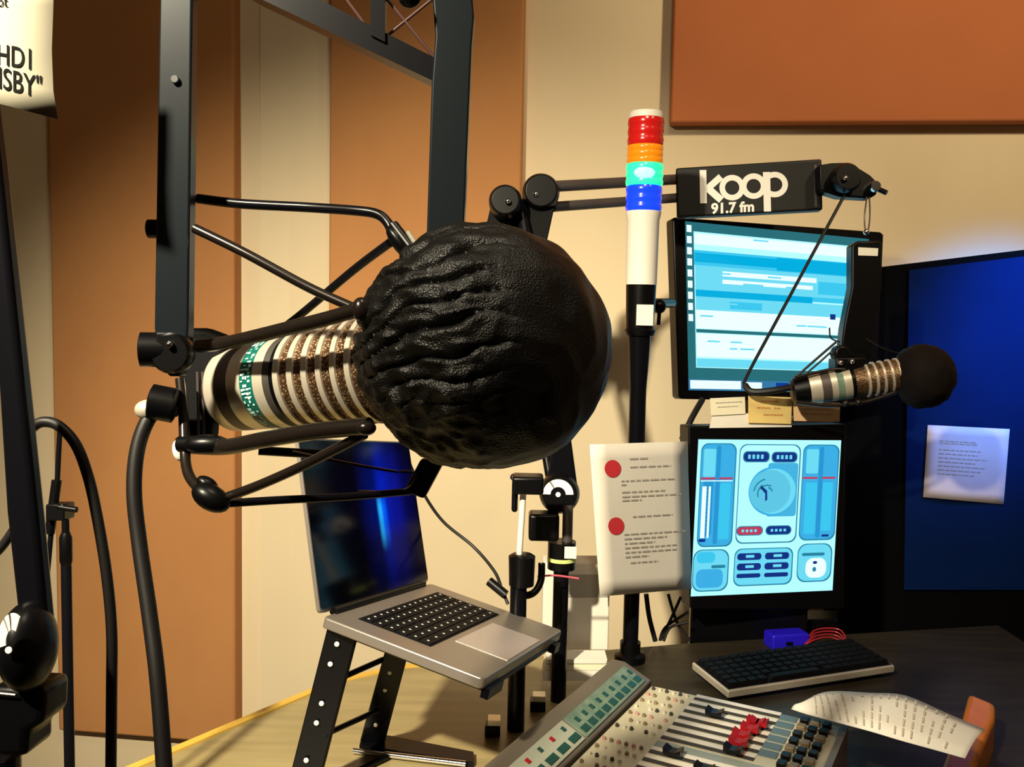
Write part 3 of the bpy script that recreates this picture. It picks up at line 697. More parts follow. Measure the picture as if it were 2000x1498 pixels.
# loose paper across the console end
topc = catmull([G(1560, 1382, .835), G(1580, 1364, .845), G(1620, 1350, .85), G(1700, 1353, .85), G(1768, 1358, .85), G(1850, 1393, .845), G(1925, 1425, .84)], 4)
botc = catmull([G(1545, 1385, .835), G(1580, 1396, .84), G(1640, 1412, .845), G(1700, 1428, .845), G(1760, 1446, .845), G(1825, 1464, .84), G(1885, 1481, .835)], 4)
mb = MB(); nS = len(topc)
def ps(i, t, h=0): return topc[i].lerp(botc[i], t) + V((0, 0, h + .006 * math.sin(t * math.pi)))
for i in range(nS - 1):
    for j in range(4): mb.add([ps(i, j / 4), ps(i + 1, j / 4), ps(i + 1, (j + 1) / 4), ps(i, (j + 1) / 4)], [(3, 2, 1, 0)])
o = obj('loose_paper', mb, 'paper_bright'); tag(o, 'curled white printed sheet lying over console end and wooden rail', 'paper')
s_ = o.modifiers.new('s', 'SOLIDIFY'); s_.thickness = .0006
mb = MB()
for i in range(5, nS - 3, 1):
    for t in (.12, .3, .48, .66, .82):
        if random.random() < .8: mb.add([ps(i, t, .002), ps(i, t + .13, .002), ps(i, t + .13, .002).lerp(ps(i + 1, t + .13, .002), .22), ps(i, t, .002).lerp(ps(i + 1, t, .002), .22)], [(0, 1, 2, 3)])
obj('printed_text', mb, 'ink_faint', o, flat=True)

# ---------------------------------------------------------------- desktop keyboard
KZ = DZ + .02
kTL, kFL, kFR = G(1342, 1304, KZ), G(1422, 1350, KZ), G(1748, 1300, KZ)
eu = (kFR - kFL); ev = (kTL - kFL); ev = ev - eu * (ev.dot(eu) / eu.length_squared)
Lk, Wk = eu.length, ev.length; print('keyboard', Lk, Wk)
def K(u, v, z=0): return kFL + eu * u + ev * v + V((0, 0, z + .008 * v))
root = thing('computer_keyboard', 'black keyboard with silver rim lying in front of the lower monitor', 'keyboard', K(.5, .5, -.02))
obj('frame', MB().prism([K(0, 0, -.012), K(1, 0, -.012), K(1, 1, -.012), K(0, 1, -.012)], V((0, 0, .012))), 'silver', root, bevel=.002, label='silver rim')
obj('key_bed', MB().prism([K(.012, .045, .0), K(.988, .045, .0), K(.988, .97, .0), K(.012, .97, .0)], V((0, 0, .001))), 'key', root)
nk = 0
for r in range(6):
    nc = 17
    c_ = 0
    while c_ < nc:
        w = 1
        if r == 0 and c_ == 4: w = 6
        u0 = .02 + .96 * c_ / nc; u1 = .02 + .96 * (c_ + w) / nc; va = .06 + .90 * r / 6; vb = va + .90 / 6
        g = .003
        a_ = [K(u0 + g, va + .012, .001), K(u1 - g, va + .012, .001), K(u1 - g, vb - .012, .001), K(u0 + g, vb - .012, .001)]
        cc = sum(a_, V()) / 4
        mb = MB(); t = [p.lerp(cc, .18) + V((0, 0, .007)) for p in a_]
        mb.add(a_ + t, [(4, 5, 6, 7), (0, 1, 5, 4), (1, 2, 6, 5), (2, 3, 7, 6), (3, 0, 4, 7), (3, 2, 1, 0)])
        obj('key_cap', mb, 'key', root, flat=True); nk += 1; c_ += w
print('keys', nk)
# blue hub with red wires
c = G(1535, 1262, DZ); root = thing('usb_hub', 'small glowing blue box behind the keyboard, below the lower monitor', 'hub', c)
obj('box', MB().box(c + V((0, 0, .014)), (.036, .008, 0), (-.004, .018, 0), (0, 0, .014)), 'blue_plastic', root, bevel=.004)
obj('socket', MB().box(c + V((0, -.020, .012)), (.006, .001, 0), (0, .002, 0), (0, 0, .003)), 'black_plastic', root)
mb = MB()
for k_ in range(4):
    mb.tube(catmull([G(1560 + 4 * k_, 1268, DZ + .005), G(1590, 1250 - 6 * k_, DZ + .02), G(1625 + 5 * k_, 1245 - 5 * k_, DZ + .02), G(1655, 1262, DZ + .01), G(1640, 1276, DZ + .004), G(1600, 1272 + k_, DZ + .004)]), .0016, 6)
tag(obj('wire_bundle', mb, 'red_wire'), 'coiled dark red wires beside the glowing blue box', 'wire')
c = G(1582, 1272, DZ + .012); root = thing('cable_plug', 'small white plug lying in front of the red wires', 'plug', c - V((0, 0, .01)))
obj('shell', MB().box(c, (.007, .001, 0), (0, .006, 0), (0, 0, .005)), 'white_plastic', root, bevel=.001)
obj('lead', MB().tube([c, c + V((-.02, 0, -.004)), c + V((-.03, -.004, -.008))], .002, 8), 'white_plastic', root)
# tangle behind the sheet
for i, pp in enumerate((((1262, 1160, 1.68), (1268, 1205, 1.68), (1280, 1252, 1.68)), ((1330, 1165, 1.70), (1312, 1205, 1.70), (1290, 1250, 1.70), (1300, 1225, 1.70), (1345, 1195, 1.70)), ((1305, 1160, 1.72), (1322, 1215, 1.71), (1348, 1252, 1.7)), ((1345, 1215, 1.7), (1310, 1225, 1.7), (1296, 1252, 1.69)))):
    mb = MB(); ptube(mb, pp, 5 if i == 0 else 3, seg=8)
    tag(obj('cable', mb, 'rubber'), ['thick short black cable dropping behind the sheet beside the tower pole', 'thin black cable looping beside the lower monitor foot', 'thin black cable slanting right towards the lower monitor foot', 'thin black cable crossing the loop beside the lower monitor'][i], 'cable')
mb = MB(); ptube(mb, [(1372, 780, 1.75), (1352, 815, 1.72), (1332, 858, 1.70)], 6, seg=8); tag(obj('cable', mb, 'rubber'), 'short black cable between upper monitor and lower monitor, at left', 'cable')

# ---------------------------------------------------------------- laptop and stand
HL, HR, FL_ = V((-.217, 1.0602, .991)), V((-.1151, 1.3434, .9489)), V((-.0235, .9843, .95))
lh = HR - HL; ld = FL_ - HL; ln_ = lh.cross(ld).normalized()
if ln_.z < 0: ln_ = -ln_
def LP(a, d, z=0): return HL + lh * a + ld * d + ln_ * z
root = thing('laptop', 'open silver-grey laptop with black glossy screen, on the tall black stand', 'laptop', LP(.5, .5, -.014))
def rp(n0=6, r=.03, z=0, fn=LP): return [fn(u, v, z) for u, v in rrect(0, 0, 1, 1, r, n0)]
base = obj('base', MB().prism(rp(z=-.013), ln_ * .013), 'aluminium', root, bevel=.002)
obj('key_well', MB().prism([LP(.12, .13, .0), LP(.88, .13, .0), LP(.88, .60, .0), LP(.12, .60, .0)], ln_ * .0006), 'key', base)
obj('trackpad', MB().prism([LP(.29, .645, .0), LP(.71, .645, .0), LP(.71, .975, .0), LP(.29, .975, .0)], ln_ * .0008), 'trackpad', base, label='pale trackpad')
obj('hinge', MB().tube([LP(.08, -.005, .002), LP(.92, -.005, .002)], .005), 'black_plastic', root)
rows_ = [14, 14, 14, 13, 12, 10]
for r in range(6):
    for q in range(rows_[r]):
        g = .004; a0_, a1_ = .125 + .75 * q / rows_[r] + g, .125 + .75 * (q + 1) / rows_[r] - g
        b0_, b1_ = .137 + .455 * r / 6 + g, .137 + .455 * (r + 1) / 6 - g
        mb = MB(); mb.use('key').prism([LP(a0_, b0_, .0006), LP(a1_, b0_, .0006), LP(a1_, b1_, .0006), LP(a0_, b1_, .0006)], ln_ * .0012)
        am, bm_ = (a0_ + a1_) / 2, (b0_ + b1_) / 2
        mb.use('key_mark'); s_ = .007; mb.add([LP(am - s_, bm_ - s_, .00195), LP(am + s_, bm_ - s_, .00195), LP(am + s_ * .4, bm_ + s_, .00195), LP(am - s_, bm_ + s_, .00195)], [(0, 1, 2, 3)])
        obj('key_cap', mb, None, base, flat=True)
ca = math.radians(115); ldn = ld.normalized(); up_ = (ldn * math.cos(ca) + ln_ * math.sin(ca)).normalized() * .212; sn = lh.cross(up_).normalized()
if sn.dot(CAM - HL) < 0: sn = -sn
def LS(a, d, z=0): return HL + ldn * -.003 + lh * a + up_ * d + sn * z
lid = obj('lid', MB().prism([LS(u, v, -.005) for u, v in rrect(0, .01, 1, 1, .03)], sn * .005), 'aluminium', root)
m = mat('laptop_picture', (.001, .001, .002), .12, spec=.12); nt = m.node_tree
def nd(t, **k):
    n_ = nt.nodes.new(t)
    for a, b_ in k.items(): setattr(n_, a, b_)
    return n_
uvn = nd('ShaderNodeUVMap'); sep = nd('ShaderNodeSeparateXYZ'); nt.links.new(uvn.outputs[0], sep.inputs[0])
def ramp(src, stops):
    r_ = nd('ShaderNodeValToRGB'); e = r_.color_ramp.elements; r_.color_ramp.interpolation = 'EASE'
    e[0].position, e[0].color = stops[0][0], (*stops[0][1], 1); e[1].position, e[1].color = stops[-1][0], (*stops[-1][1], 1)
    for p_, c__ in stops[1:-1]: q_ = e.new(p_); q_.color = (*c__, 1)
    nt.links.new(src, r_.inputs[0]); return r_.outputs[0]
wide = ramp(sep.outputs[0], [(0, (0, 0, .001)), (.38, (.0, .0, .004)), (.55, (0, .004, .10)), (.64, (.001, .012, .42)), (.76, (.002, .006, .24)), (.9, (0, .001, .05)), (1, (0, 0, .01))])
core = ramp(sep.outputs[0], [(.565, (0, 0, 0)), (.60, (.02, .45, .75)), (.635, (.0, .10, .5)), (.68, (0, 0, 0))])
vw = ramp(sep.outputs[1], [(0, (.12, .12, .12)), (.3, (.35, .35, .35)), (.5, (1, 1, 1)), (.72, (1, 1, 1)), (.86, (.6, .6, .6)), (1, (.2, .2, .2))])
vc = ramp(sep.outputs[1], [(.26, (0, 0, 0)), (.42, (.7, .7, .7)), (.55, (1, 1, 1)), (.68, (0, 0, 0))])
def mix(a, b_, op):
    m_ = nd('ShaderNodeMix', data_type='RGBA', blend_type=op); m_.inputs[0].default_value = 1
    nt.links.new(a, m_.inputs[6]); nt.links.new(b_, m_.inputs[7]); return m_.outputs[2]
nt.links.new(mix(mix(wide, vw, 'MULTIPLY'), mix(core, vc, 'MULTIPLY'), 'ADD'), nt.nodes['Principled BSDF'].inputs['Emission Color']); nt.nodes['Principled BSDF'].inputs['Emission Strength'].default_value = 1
so = obj('screen', MB().prism([LS(u, v, 0) for u, v in rrect(.008, .03, .992, .99, .02)], sn * .0007), 'laptop_picture', lid, label='dark screen with blue light streak')
uvl = so.data.uv_layers.new(name='UVMap'); oo = origin(lid)
for lp_ in so.data.loops:
    q = so.data.vertices[lp_.vertex_index].co + oo - LS(0, 0); uvl.data[lp_.index].uv = (q.dot(lh) / lh.length_squared, q.dot(up_) / up_.length_squared)

root = thing('laptop_stand', 'tall black folding laptop stand with bolt holes in its legs', 'laptop stand', G(720, 1470, DZ))
dz_ = 1.08
# top plates under the laptop
obj('tray', MB().prism([LP(.06, .05, -.0135), LP(.94, .05, -.0135), LP(.94, 1.0, -.0135), LP(.06, 1.0, -.0135)], -ln_ * .007), 'black_metal', root, bevel=.002)
mb = MB(); mb.prism([LP(.93, .985, -.012), LP(.86, .985, -.012), LP(.86, 1.03, -.012), LP(.93, 1.03, -.012)], -ln_ * .012); obj('lip', mb, 'black_metal', root); mb = MB(); mb.prism([LP(.03, .985, -.012), LP(.18, .985, -.012), LP(.18, 1.03, -.012), LP(.03, 1.03, -.012)], -ln_ * .012)
obj('lip', mb, 'black_metal', root)
da, db = 1.10, 1.19
def legmb(a, b_, c_, d_, dt, dbm):
    return MB().hexa(P(*a, dt), P(*b_, dt), P(*c_, dbm), P(*d_, dbm), V((.25, .97, 0)) * .006)
l1 = obj('leg', legmb((642, 1212), (700, 1232), (628, 1512), (566, 1512), 1.09, 1.13), 'black_metal', root, bevel=.002)
l2 = obj('leg', legmb((752, 1268), (796, 1276), (748, 1458), (702, 1448), 1.16, 1.27), 'black_metal', root, bevel=.002)
for k_, (x, y) in enumerate(((658, 1258), (645, 1297), (628, 1374), (618, 1412), (598, 1485))):
    dd = 1.09 + .04 * (y - 1212) / 300; disc_ = MB(); disc3(disc_, x, y, dd - .004, 5, .002, 12); obj('rivet', disc_, 'white_plastic', l1)
for x, y in ((761, 1314), (752, 1348), (734, 1416)):
    dd = 1.16 + .11 * (y - 1268) / 185; disc_ = MB(); disc3(disc_, x, y, dd - .004, 4, .002, 12); obj('rivet', disc_, 'white_plastic', l2)
obj('cross_rod', MB().tube([P(664, 1325, 1.11), P(748, 1288, 1.18)], px(6, 1.1)), 'black_metal', root)
obj('cross_rod', MB().tube([P(636, 1434, 1.12), P(736, 1388, 1.22)], px(6, 1.1)), 'black_metal', root)
ft = [G(706, 1440, DZ + .008), G(758, 1436, DZ + .008), G(925, 1468, DZ + .008), G(925, 1488, DZ + .008), G(702, 1455, DZ + .008)]
obj('foot', MB().prism([p - V((0, 0, .008)) for p in ft], V((0, 0, .008))), 'black_metal', root)
obj('foot_rod', MB().tube([G(690, 1466, DZ + .006), G(910, 1492, DZ + .006)], .004), 'chrome', root)
obj('foot_rod', MB().tube([G(620, 1540, DZ + .006), G(755, 1478, DZ + .006)], .004), 'black_metal', root)

# cable from behind the laptop to the post
mb = MB(); ptube(mb, [(800, 905, 1.42), (825, 960, 1.42), (865, 1018, 1.42), (925, 1068, 1.41), (965, 1115, 1.38), (980, 1150, 1.36), (992, 1180, 1.35)], 3.2, seg=8)
o = obj('thin_cable', mb, 'rubber'); tag(o, 'thin black cable curving from behind the laptop screen to the post', 'cable')
mb = MB(); mb.tube([P(955, 1135, 1.36), P(988, 1162, 1.35)], px(9, 1.36)); obj('connector', mb, 'black_plastic', o)

# ---------------------------------------------------------------- foreground microphone
Bc = P(945, 683, .50); Br = px(245, .50)
A0 = P(440, 765, .592); A1 = P(945, 688, .50); axm = (A1 - A0).normalized(); LL = (A1 - A0).length
root = thing('broadcast_microphone', 'large silver broadcast microphone with green label band, rear end nearest the left post', 'microphone', A0 - V((0, 0, .05)))
def tm(x): # axis parameter whose near-side ring lies at pixel column x
    best = min(range(0, 400), key=lambda i: abs(1000 + f * ((A0 + axm * (LL * i / 400) - CAM).dot(Rt)) / ((A0 + axm * (LL * i / 400) - CAM).dot(Fw)) - (x + 55)))
    return LL * best / 400
rm = lambda x: .0262 + .0050 * (x - 405) / 290
prof = [(tm(405) - .030, .014, 'black_plastic'), (tm(405) - .028, .017, 'black_plastic'), (tm(405) - .014, .020, 'dark_tube'), (tm(405) - .004, .0245, 'satin_brown'), (tm(405) - .001, .0262, 'silver'),
        (tm(424), rm(424), 'satin_brown'), (tm(448), rm(448), 'silver'), (tm(475), rm(475), 'green_plain'), (tm(500), rm(500), 'silver'), (tm(520), rm(520), 'slot'), (tm(532), rm(532) * .98, 'black_plastic'), (tm(540), rm(540) * .97, 'black_plastic'), (tm(541), rm(541) * .97)]
bod = obj('body', MB().lathe(A0, axm, prof, 64), None, root)
# light marks on the green band
Am = axm; Bm = Am.cross(V((0, 0, 1))).normalized(); Cm = Am.cross(Bm)
mb = MB(); random.seed(3)
for an in range(-75, 76, 5):
    for (tt) in (.12, .3, .5, .68):
        if random.random() < .6:
            t0 = tm(475) + (tm(500) - tm(475)) * tt; t1 = t0 + .0008 + random.random() * .0018; a0_ = math.radians(an); a1_ = math.radians(an + random.uniform(1.5, 4)); rr = rm(487) + .0004
            toC = (CAM - A0); toC = (toC - Am * toC.dot(Am)).normalized(); sd = Am.cross(toC)
            q = [A0 + Am * t + (toC * math.cos(a) + sd * math.sin(a)) * rr for t, a in ((t0, a0_), (t1, a0_), (t1, a1_), (t0, a1_))]
            mb.add(q, [(0, 1, 2, 3)])
obj('band_lettering', mb, 'band_mark', bod, flat=True, label='pale lettering on green band')
obj('grille', MB().lathe(A0, axm, [(tm(540), rm(540) * .97)] + [(tm(540) + (tm(745) - tm(540)) * i / 12, rm(540 + 17 * i) * .985) for i in range(1, 13)], 64), 'grille', root, label='perforated bronze mesh')
for x in (543, 571, 599, 627, 655, 684):
    obj('ring', MB().lathe(A0, axm, [(tm(x), rm(x) * .96), (tm(x) + .0004, rm(x) * 1.04), (tm(x + 11), rm(x) * 1.04), (tm(x + 12), rm(x) * .96)], 64), 'silver', root)
# ball windscreen
mb = MB(); mb.ball(Bc, Br, (Rt, Up, -Fw), 260, 170)
L3 = V((-.62, .70, .35)).normalized()
for i, v in enumerate(mb.v):
    n_ = (v - Bc).normalized(); a_, b_, c_ = n_.dot(Rt), n_.dot(Up), n_.dot(-Fw)
    k1 = max(0, min(1, (.30 - a_) / .5)) * max(0, min(1, (b_ + .55) / .6))
    q = V((a_, b_, c_))
    wob = noise.noise(q * 2.2) * 1.6 + noise.noise(q * 5.0) * .5
    ph = (b_ * 1.15 + .35 * a_ * a_ - .10 * a_) * 15 + wob * 1.5
    fold = .35 - (1 - abs(math.sin(ph))) ** 3 * 1.5
    dsp = k1 * (fold * .0042 * (.6 + 1.5 * abs(noise.noise(q * 3 + V((5, 1, 2))))) + noise.noise(V((a_ * 5, b_ * 16, c_ * 5))) * .0016)
    k2 = max(0, min(1, (.25 - a_) / .4)) * (1 - k1 * .6)
    dsp += k2 * (abs(noise.noise(q * 5 + V((9, 0, 0)))) * -.0045 + noise.noise(q * 13) * .0012)
    dsp += noise.noise(q * 2.6 + V((3, 3, 3))) * .0022 + (abs(noise.noise(q * 3.5 + V((1, 7, 3)))) - .2) * -.0022
    rad = 1.0 - max(0, -b_) ** 3 * .04
    mb.v[i] = Bc + n_ * (Br * rad + dsp)
ws = obj('ball_windscreen', mb, 'windscreen'); ws.location
tag(ws, 'large round wrinkled black fabric windscreen over the foreground microphone', 'windscreen')

# shock mount cage
root = thing('shock_mount', 'black tubular shock mount cage holding the foreground microphone', 'shock mount', P(420, 1005, .52))
def cage(name, pp, r, m='dark_tube', sm=True, lab=None):
    mb = MB(); ptube(mb, pp, r, sm); return obj(name, mb, m, root, label=lab)
cage('upper_tube', [(386, 388, .55), (470, 398, .545), (600, 405, .54), (700, 412, .53), (738, 419, .527), (757, 435, .525), (768, 458, .522)], 9.5, 'black_metal')
cage('front_strut', [(380, 446, .50), (480, 495, .495), (600, 560, .49), (692, 602, .485)], 9.5, 'dark_tube')
cage('rear_strut', [(762, 474, .525), (690, 528, .56), (590, 612, .60), (540, 650, .63)], 9, 'black_metal')
cage('upper_rail', [(388, 676, .55), (450, 668, .53), (560, 642, .50), (640, 622, .485), (705, 603, .475)], 13, 'dark_tube')
cage('lower_rail', [(372, 872, .555), (440, 873, .53), (520, 858, .51), (620, 842, .49), (722, 832, .475)], 15, 'dark_tube')
cage('lower_strut', [(428, 976, .52), (500, 950, .51), (580, 915, .50), (650, 880, .49), (712, 848, .48)], 9.5, 'dark_tube')
cage('bottom_tube', [(430, 984, .52), (540, 977, .54), (680, 970, .57), (800, 960, .60)], 8.5, 'black_metal')
cage('side_loop', [(352, 740, .56), (358, 800, .555), (361, 880, .545), (368, 925, .535), (390, 955, .525), (415, 972, .52)], 10, 'dark_tube')
mb = MB(); mb.ball(P(412, 972, .515), (px(42, .515), px(26, .515), px(28, .515)), ((Rt * .83 - Up * .5), (Rt * .5 + Up * .83), -Fw)); mb.ball(P(405, 945, .52), (px(24, .515), px(14, .515), px(16, .515)), ((Rt * .83 - Up * .5), (Rt * .5 + Up * .83), -Fw)); obj('lower_node', mb, 'black_plastic', root)
mb = MB(); mb.ball(P(405, 868, .535), (px(45, .535), px(20, .535), px(22, .535)), (Rt, Up, -Fw)); mb.tube([P(352, 868, .545), P(392, 868, .54)], px(16, .54)); obj('side_node', mb, 'black_plastic', root)
obj('plug', MB().ball(P(355, 876, .56), (px(18, .56), px(26, .56), px(16, .56)), (Rt, Up, -Fw)), 'white_plastic', root, label='cream rounded plug')
mb = MB(); mb.ball(P(785, 478, .52), (px(46, .52), px(17, .52), px(24, .52)), ((Rt * .62 - Up * .78), (Rt * .78 + Up * .62), -Fw)); mb.tube([P(768, 440, .52), P(818, 505, .51)], px(11, .52)); obj('upper_node', mb, 'black_plastic', root)
obj('clip', MB().tube([P(796, 452, .505), P(822, 492, .505)], px(5, .5)), 'silver', root)
mb = MB(); mb.ball(P(705, 604, .47), (px(18, .47), px(24, .47), px(18, .47)), (Rt, Up, -Fw)); obj('rail_clip', mb, 'dark_tube', root); mb = MB(); mb.ball(P(715, 836, .47), (px(20, .47), px(15, .47), px(16, .47)), (Rt, Up, -Fw)); obj('rail_clip', mb, 'dark_tube', root)
mb = MB(); pplate(mb, [(822, 896), (868, 900), (828, 975), (788, 960)], .60, .02); obj('tail_bracket', mb, 'black_metal', root, bevel=.002)
mb = MB(); ptube(mb, [(572, 882, .56), (680, 905, .575), (778, 922, .59)], 3, seg=6); ptube(mb, [(700, 960, .59), (790, 958, .595), (812, 925, .595), (782, 921, .595)], 3, seg=6); obj('elastic', mb, 'dark_tube', root)
mb = MB(); mb.tube([P(505, 880, .58), P(640, 888, .59)], px(9, .58)); obj('under_bracket', mb, 'black_plastic', root)
# yoke behind the microphone
mb = MB(); pplate(mb, [(352, 640), (400, 640), (440, 655), (440, 700), (418, 720), (410, 862), (352, 850), (345, 760), (350, 700)], .575, .02); obj('yoke', mb, 'matte_black', root, bevel=.004)
mb = MB()
for x in (386, 396): mb.tube([P(x, 726, .57), P(x + 2, 850, .57)], px(3, .57), 8)
obj('yoke_pin', mb, 'satin_brown', root)
mb = MB(); mb.lathe(P(318, 788, .55), (Rt * .95 - Up * .2 + Fw * .2), [(-.008, .008), (-.007, .0105), (.007, .0105), (.008, .008)], 24); obj('swivel_knob', mb, 'black_plastic', root)
mb = MB(); mb.ball(P(289, 800, .555), (px(26, .55), px(20, .55), px(20, .55)), (Rt, Up, -Fw)); obj('cable_plug', mb, 'silver', root, label='shiny pale cable plug')

# ---------------------------------------------------------------- foreground boom arm
root = thing('microphone_boom', 'black flat-bar boom frame hanging from above that carries the foreground microphone', 'boom arm', P(340, 700, .52))
dB = .52
def bar(pts, d, t, m='bar_metal'):
    mb = MB(); pplate(mb, pts, d, t); return obj('upright_bar', mb, m, root, bevel=.0012)
lb = bar([(314, -160), (377, -160), (367, 640), (362, 700), (350, 735), (330, 735), (308, 705), (301, 640)], dB, .011)
mb = MB(); disc3(mb, 343, 156, dB - .0005, 8, .004, 16); obj('screw', mb, 'chrome', lb)
pad = MB(); disc3(pad, 341, 156, dB + .0, 12, .002, 16)
mb = MB(); disc3(mb, 338, 690, dB - .002, 40, .012); obj('pivot', mb, 'black_plastic', root)
obj('pivot_screw', MB().ball(P(331, 673, dB - .010), px(7, dB)), 'chrome', root)
mb = MB(); mb.lathe(P(302, 683, dB), (Rt * .97 + Fw * .25), [(-.0085, .006), (-.0075, .0098), (.0085, .0098), (.0095, .0075)], 28); obj('tightening_knob', mb, 'black_plastic', root)
mb = MB(); mb.lathe(P(297, 447, .54), Rt, [(-.003, .003), (-.002, .0055), (.006, .0055)], 20); obj('side_bolt', mb, 'black_plastic', root)
bar([(840, -160), (918, -60), (926, 30), (921, 90), (905, 470), (900, 560), (830, 560), (833, 460), (843, 160), (850, 70), (845, 0)], .56, .016)
mb = MB(); pplate(mb, [(505, -4), (300, -120), (420, -110), (618, -4), (850, 113), (850, 160)], .565, .014); obj('crossbar', mb, 'black_metal', root)
mb = MB(); pplate(mb, [(722, -60), (752, -60), (752, 82), (724, 68)], .563, .010); obj('short_upright', mb, 'black_metal', root)
for a_, b_ in (((640, -50), (716, 52)), ((748, -12), (848, 112)), ((756, 70), (850, -6))):
    obj('brace_wire', MB().tube([P(*a_, .57), P(*b_, .57)], px(3, .57), 8), 'brown_cord', root)
mb = MB(); mb.ball(P(800, -6, .55), px(22, .55)); obj('wire_clip', mb, 'black_plastic', root)

# cable of the foreground microphone
mb = MB(); ptube(mb, [(345, 800, .56), (312, 800, .56), (288, 822, .555), (268, 880, .55), (262, 960, .545), (272, 1060, .54), (292, 1200, .53), (308, 1330, .52), (322, 1520, .51), (330, 1700, .50)], 14.5, seg=16)
tag(obj('microphone_cable', mb, 'rubber'), 'thick black cable dropping from the rear of the foreground microphone', 'cable')

# ---------------------------------------------------------------- boom at the left edge
root = thing('edge_boom_arm', 'thick black boom tube with hinge disc, cut off by the left edge', 'boom arm', P(50, 1480, .5))
def slab(name, pts, d, t, m, bev=.003, par=None, lab=None):
    mb = MB(); pplate(mb, pts, d, t); return obj(name, mb, m, par or root, bevel=bev, label=lab)
slab('tube', [(-60, 60), (-36, 60), (-2, 320), (44, 760), (70, 1010), (92, 1240), (60, 1260), (32, 1200), (10, 1000), (-6, 740), (-26, 400)], .50, .012, 'black_metal', .004)
mb = MB(); mb.ball(P(55, 1262, .50), (px(50, .5), px(88, .5), .02), (Rt, Up, -Fw), 32, 20); jo = obj('hinge', mb, 'black_plastic', root)
mb = MB(); ann(mb, 26, 1255, .474, 26, 58, 60, 190, .5); disc3(mb, 17, 1270, .474, 7, .001, 12); obj('hinge_ring', mb, 'white_logo', jo, label='white crescent on hinge')
slab('clamp_block', [(-20, 1340), (86, 1345), (84, 1415), (52, 1432), (52, 1480), (-20, 1480)], .50, .03, 'black_plastic', .004)
obj('clamp_edge', MB().tube([P(-20, 1352, .497), P(30, 1357, .497)], px(2, .5), 6), 'silver', root)
obj('clamp_post', MB().tube([P(5, 1475, .515), P(8, 1640, .52)], px(34, .5)), 'black_metal', root)
mb = MB(); ptube(mb, [(45, 862, .54), (62, 836, .54), (85, 824, .54), (115, 832, .54), (148, 868, .54), (172, 930, .54), (190, 1010, .54), (208, 1120, .54), (218, 1230, .54), (218, 1350, .54), (216, 1560, .54)], 10.5, seg=14)
tag(obj('looping_cable', mb, 'rubber'), 'black cable arching out of the edge boom and falling beside the thin stand', 'cable')
mb = MB(); ptube(mb, [(-20, 1092, .56), (5, 1066, .56), (30, 1030, .56)], 9, seg=12); tag(obj('short_cable', mb, 'rubber'), 'short stub of black cable at the left edge behind the boom tube', 'cable')

# thin microphone stand on the floor
ds = .95
gs = P(131, 1200, ds); root = thing('tripod_stand', 'thin black floor microphone stand with tilting boom rod, beside the edge boom', 'stand', (gs.x, gs.y, 0))
def sv(y): r = ray(131, y); return CAM.z + r.z * (gs.y / r.y)
obj('pole', MB().lathe((gs.x, gs.y, 0), (0, 0, 1), [(.03, px(10, ds)), (sv(1105), px(10, ds)), (sv(1100), px(8, ds)), (sv(1015), px(7, ds))], 20), 'black_metal', root)
obj('clutch', MB().lathe((gs.x, gs.y, 0), (0, 0, 1), [(sv(1105), px(9, ds)), (sv(1095), px(12, ds)), (sv(1050), px(12, ds)), (sv(1040), px(8, ds))], 20), 'black_plastic', root)
mb = MB(); mb.box(P(118, 998, ds), Rt * px(18, ds), Fw * .012, Up * px(16, ds)); mb.tube([P(112, 990, ds - .01), P(152, 996, ds - .01)], px(6, ds)); obj('swivel', mb, 'black_plastic', root, bevel=.002)
obj('boom_rod', MB().tube([P(117, 840, ds), P(112, 940, ds), P(100, 1040, ds), P(88, 1170, ds), P(80, 1260, ds)], px(5, ds)), 'black_metal', root)
obj('rod_sleeve', MB().tube([P(111, 938, ds), P(97, 1042, ds)], px(9.5, ds)), 'black_plastic', root)
for k_ in range(3):
    an = math.radians(30 + 120 * k_); obj('leg', MB().tube([(gs.x, gs.y, .12), (gs.x + .25 * math.cos(an), gs.y + .25 * math.sin(an), .01)], .008, 10), 'black_metal', root)

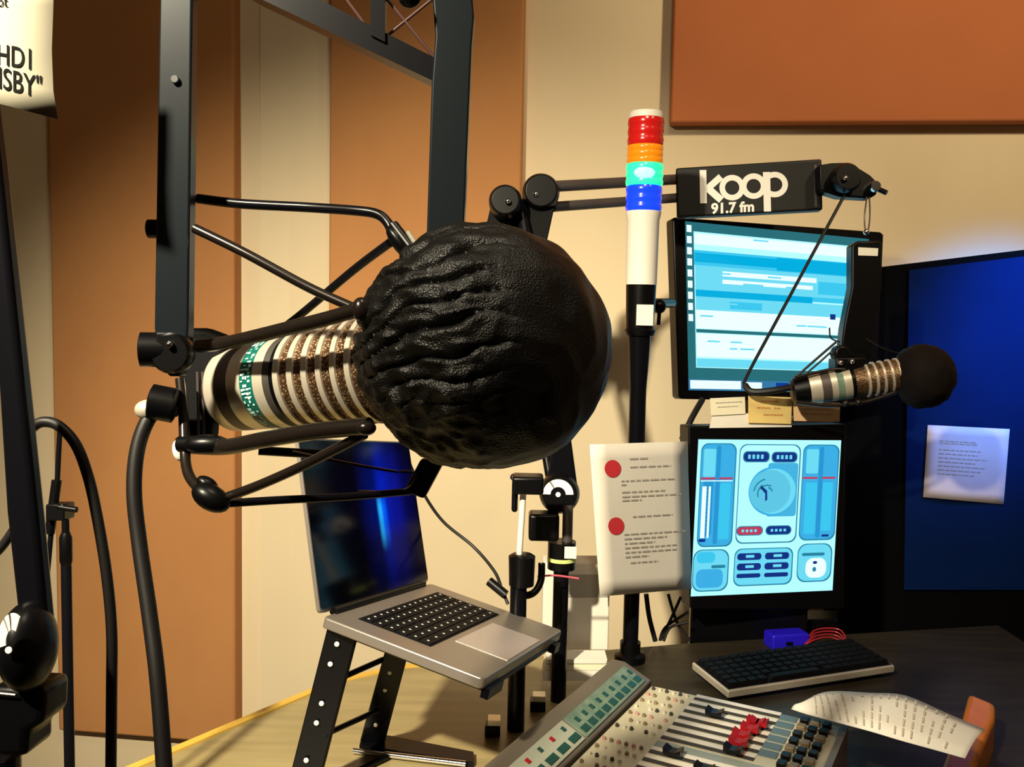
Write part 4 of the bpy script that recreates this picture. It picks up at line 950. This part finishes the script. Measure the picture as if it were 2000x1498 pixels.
# paper at top left
def tp(x, y, off=0): return P(x, y, .46 - off)
pg = [[(-60, -60), (20, -60), (104, -60)], [(-60, 10), (20, 10), (104, 10)], [(-60, 90), (20, 94), (101, 98)], [(-60, 150), (20, 162), (104, 178)], [(-62, 188), (20, 208), (113, 233)]]
mb = MB()
for r in range(4):
    for c_ in range(2):
        mb.add([tp(*pg[r][c_], 0), tp(*pg[r][c_ + 1], 0), tp(*pg[r + 1][c_ + 1], 0), tp(*pg[r + 1][c_], 0)], [(3, 2, 1, 0)])
o = obj('posted_sheet', mb, 'sheet_cream'); tag(o, 'cream sheet with large printed letters hanging in the top left corner', 'paper')
s_ = o.modifiers.new('s', 'SOLIDIFY'); s_.thickness = .0004; s_.offset = -1
for txt, x, y, sz, sk, lab in (('HD1', -8, 124, 58, .17, 'HD1 lettering'), ('NSBY"', -26, 166, 60, .24, 'second line of lettering'), ('Just', -30, 8, 30, .12, None)):
    t_ = text_mesh(txt, lambda u, v: tp(x + u * .66, y - v + u * .66 * sk, .0005), sz, bold=.45)
    if txt == 'Just': t_ = text_mesh('ot', lambda u, v: tp(-6 + u * .8, 12 - v + u * .05, .0005), 30)
    obj('lettering', t_, 'ink', o, flat=True)

# ---------------------------------------------------------------- lights
def area(name, loc, target, power, size, color, spread=180, shape='DISK', sy=None):
    l = bpy.data.lights.new(name, 'AREA'); l.energy = power; l.size = size; l.color = color; l.shape = shape; l.spread = math.radians(spread)
    if sy: l.size_y = sy
    o = bpy.data.objects.new(name, l); col.objects.link(o); o.location = loc
    o.rotation_euler = (V(target) - V(loc)).to_track_quat('-Z', 'Y').to_euler(); return o
def spot(name, loc, target, power, size, color, angle, blend=.5):
    l = bpy.data.lights.new(name, 'SPOT'); l.energy = power; l.shadow_soft_size = size; l.color = color; l.spot_size = math.radians(angle); l.spot_blend = blend
    o = bpy.data.objects.new(name, l); col.objects.link(o); o.location = loc
    o.rotation_euler = (V(target) - V(loc)).to_track_quat('-Z', 'Y').to_euler(); return o
spot('track_lamp', (-.75, -.30, 2.30), (-.20, 2.1, .55), 460, .04, (1, .88, .64), 62, 1.0)
spot('wall_washer_lamp', (1.1, .5, 2.6), (1.05, 2.15, 2.0), 90, .08, (1, .80, .50), 80, .8)
area('ceiling_lamp', (.2, .3, 2.65), (.2, 1.6, .8), 8, .35, (1, .84, .62))
spot('blue_lamp', (1.30, 1.15, 2.05), (1.12, 1.92, 1.37), 300, .05, (.02, .26, 1), 32, 1.0)
w = bpy.data.worlds.new('room'); sc.world = w; w.use_nodes = True
w.node_tree.nodes['Background'].inputs[0].default_value = (.9, .8, .65, 1); w.node_tree.nodes['Background'].inputs[1].default_value = .05

cam = bpy.data.cameras.new('camera'); co = bpy.data.objects.new('camera', cam); col.objects.link(co)
cam.sensor_width = 36; cam.lens = 36 * f / W; cam.clip_start = .02
co.matrix_world = Matrix(((Rt.x, Up.x, -Fw.x, CAM.x), (Rt.y, Up.y, -Fw.y, CAM.y), (Rt.z, Up.z, -Fw.z, CAM.z), (0, 0, 0, 1)))
sc.camera = co
sc.view_settings.view_transform = 'Standard'; sc.view_settings.look = 'None'; sc.view_settings.gamma = 1; sc.view_settings.exposure = 0
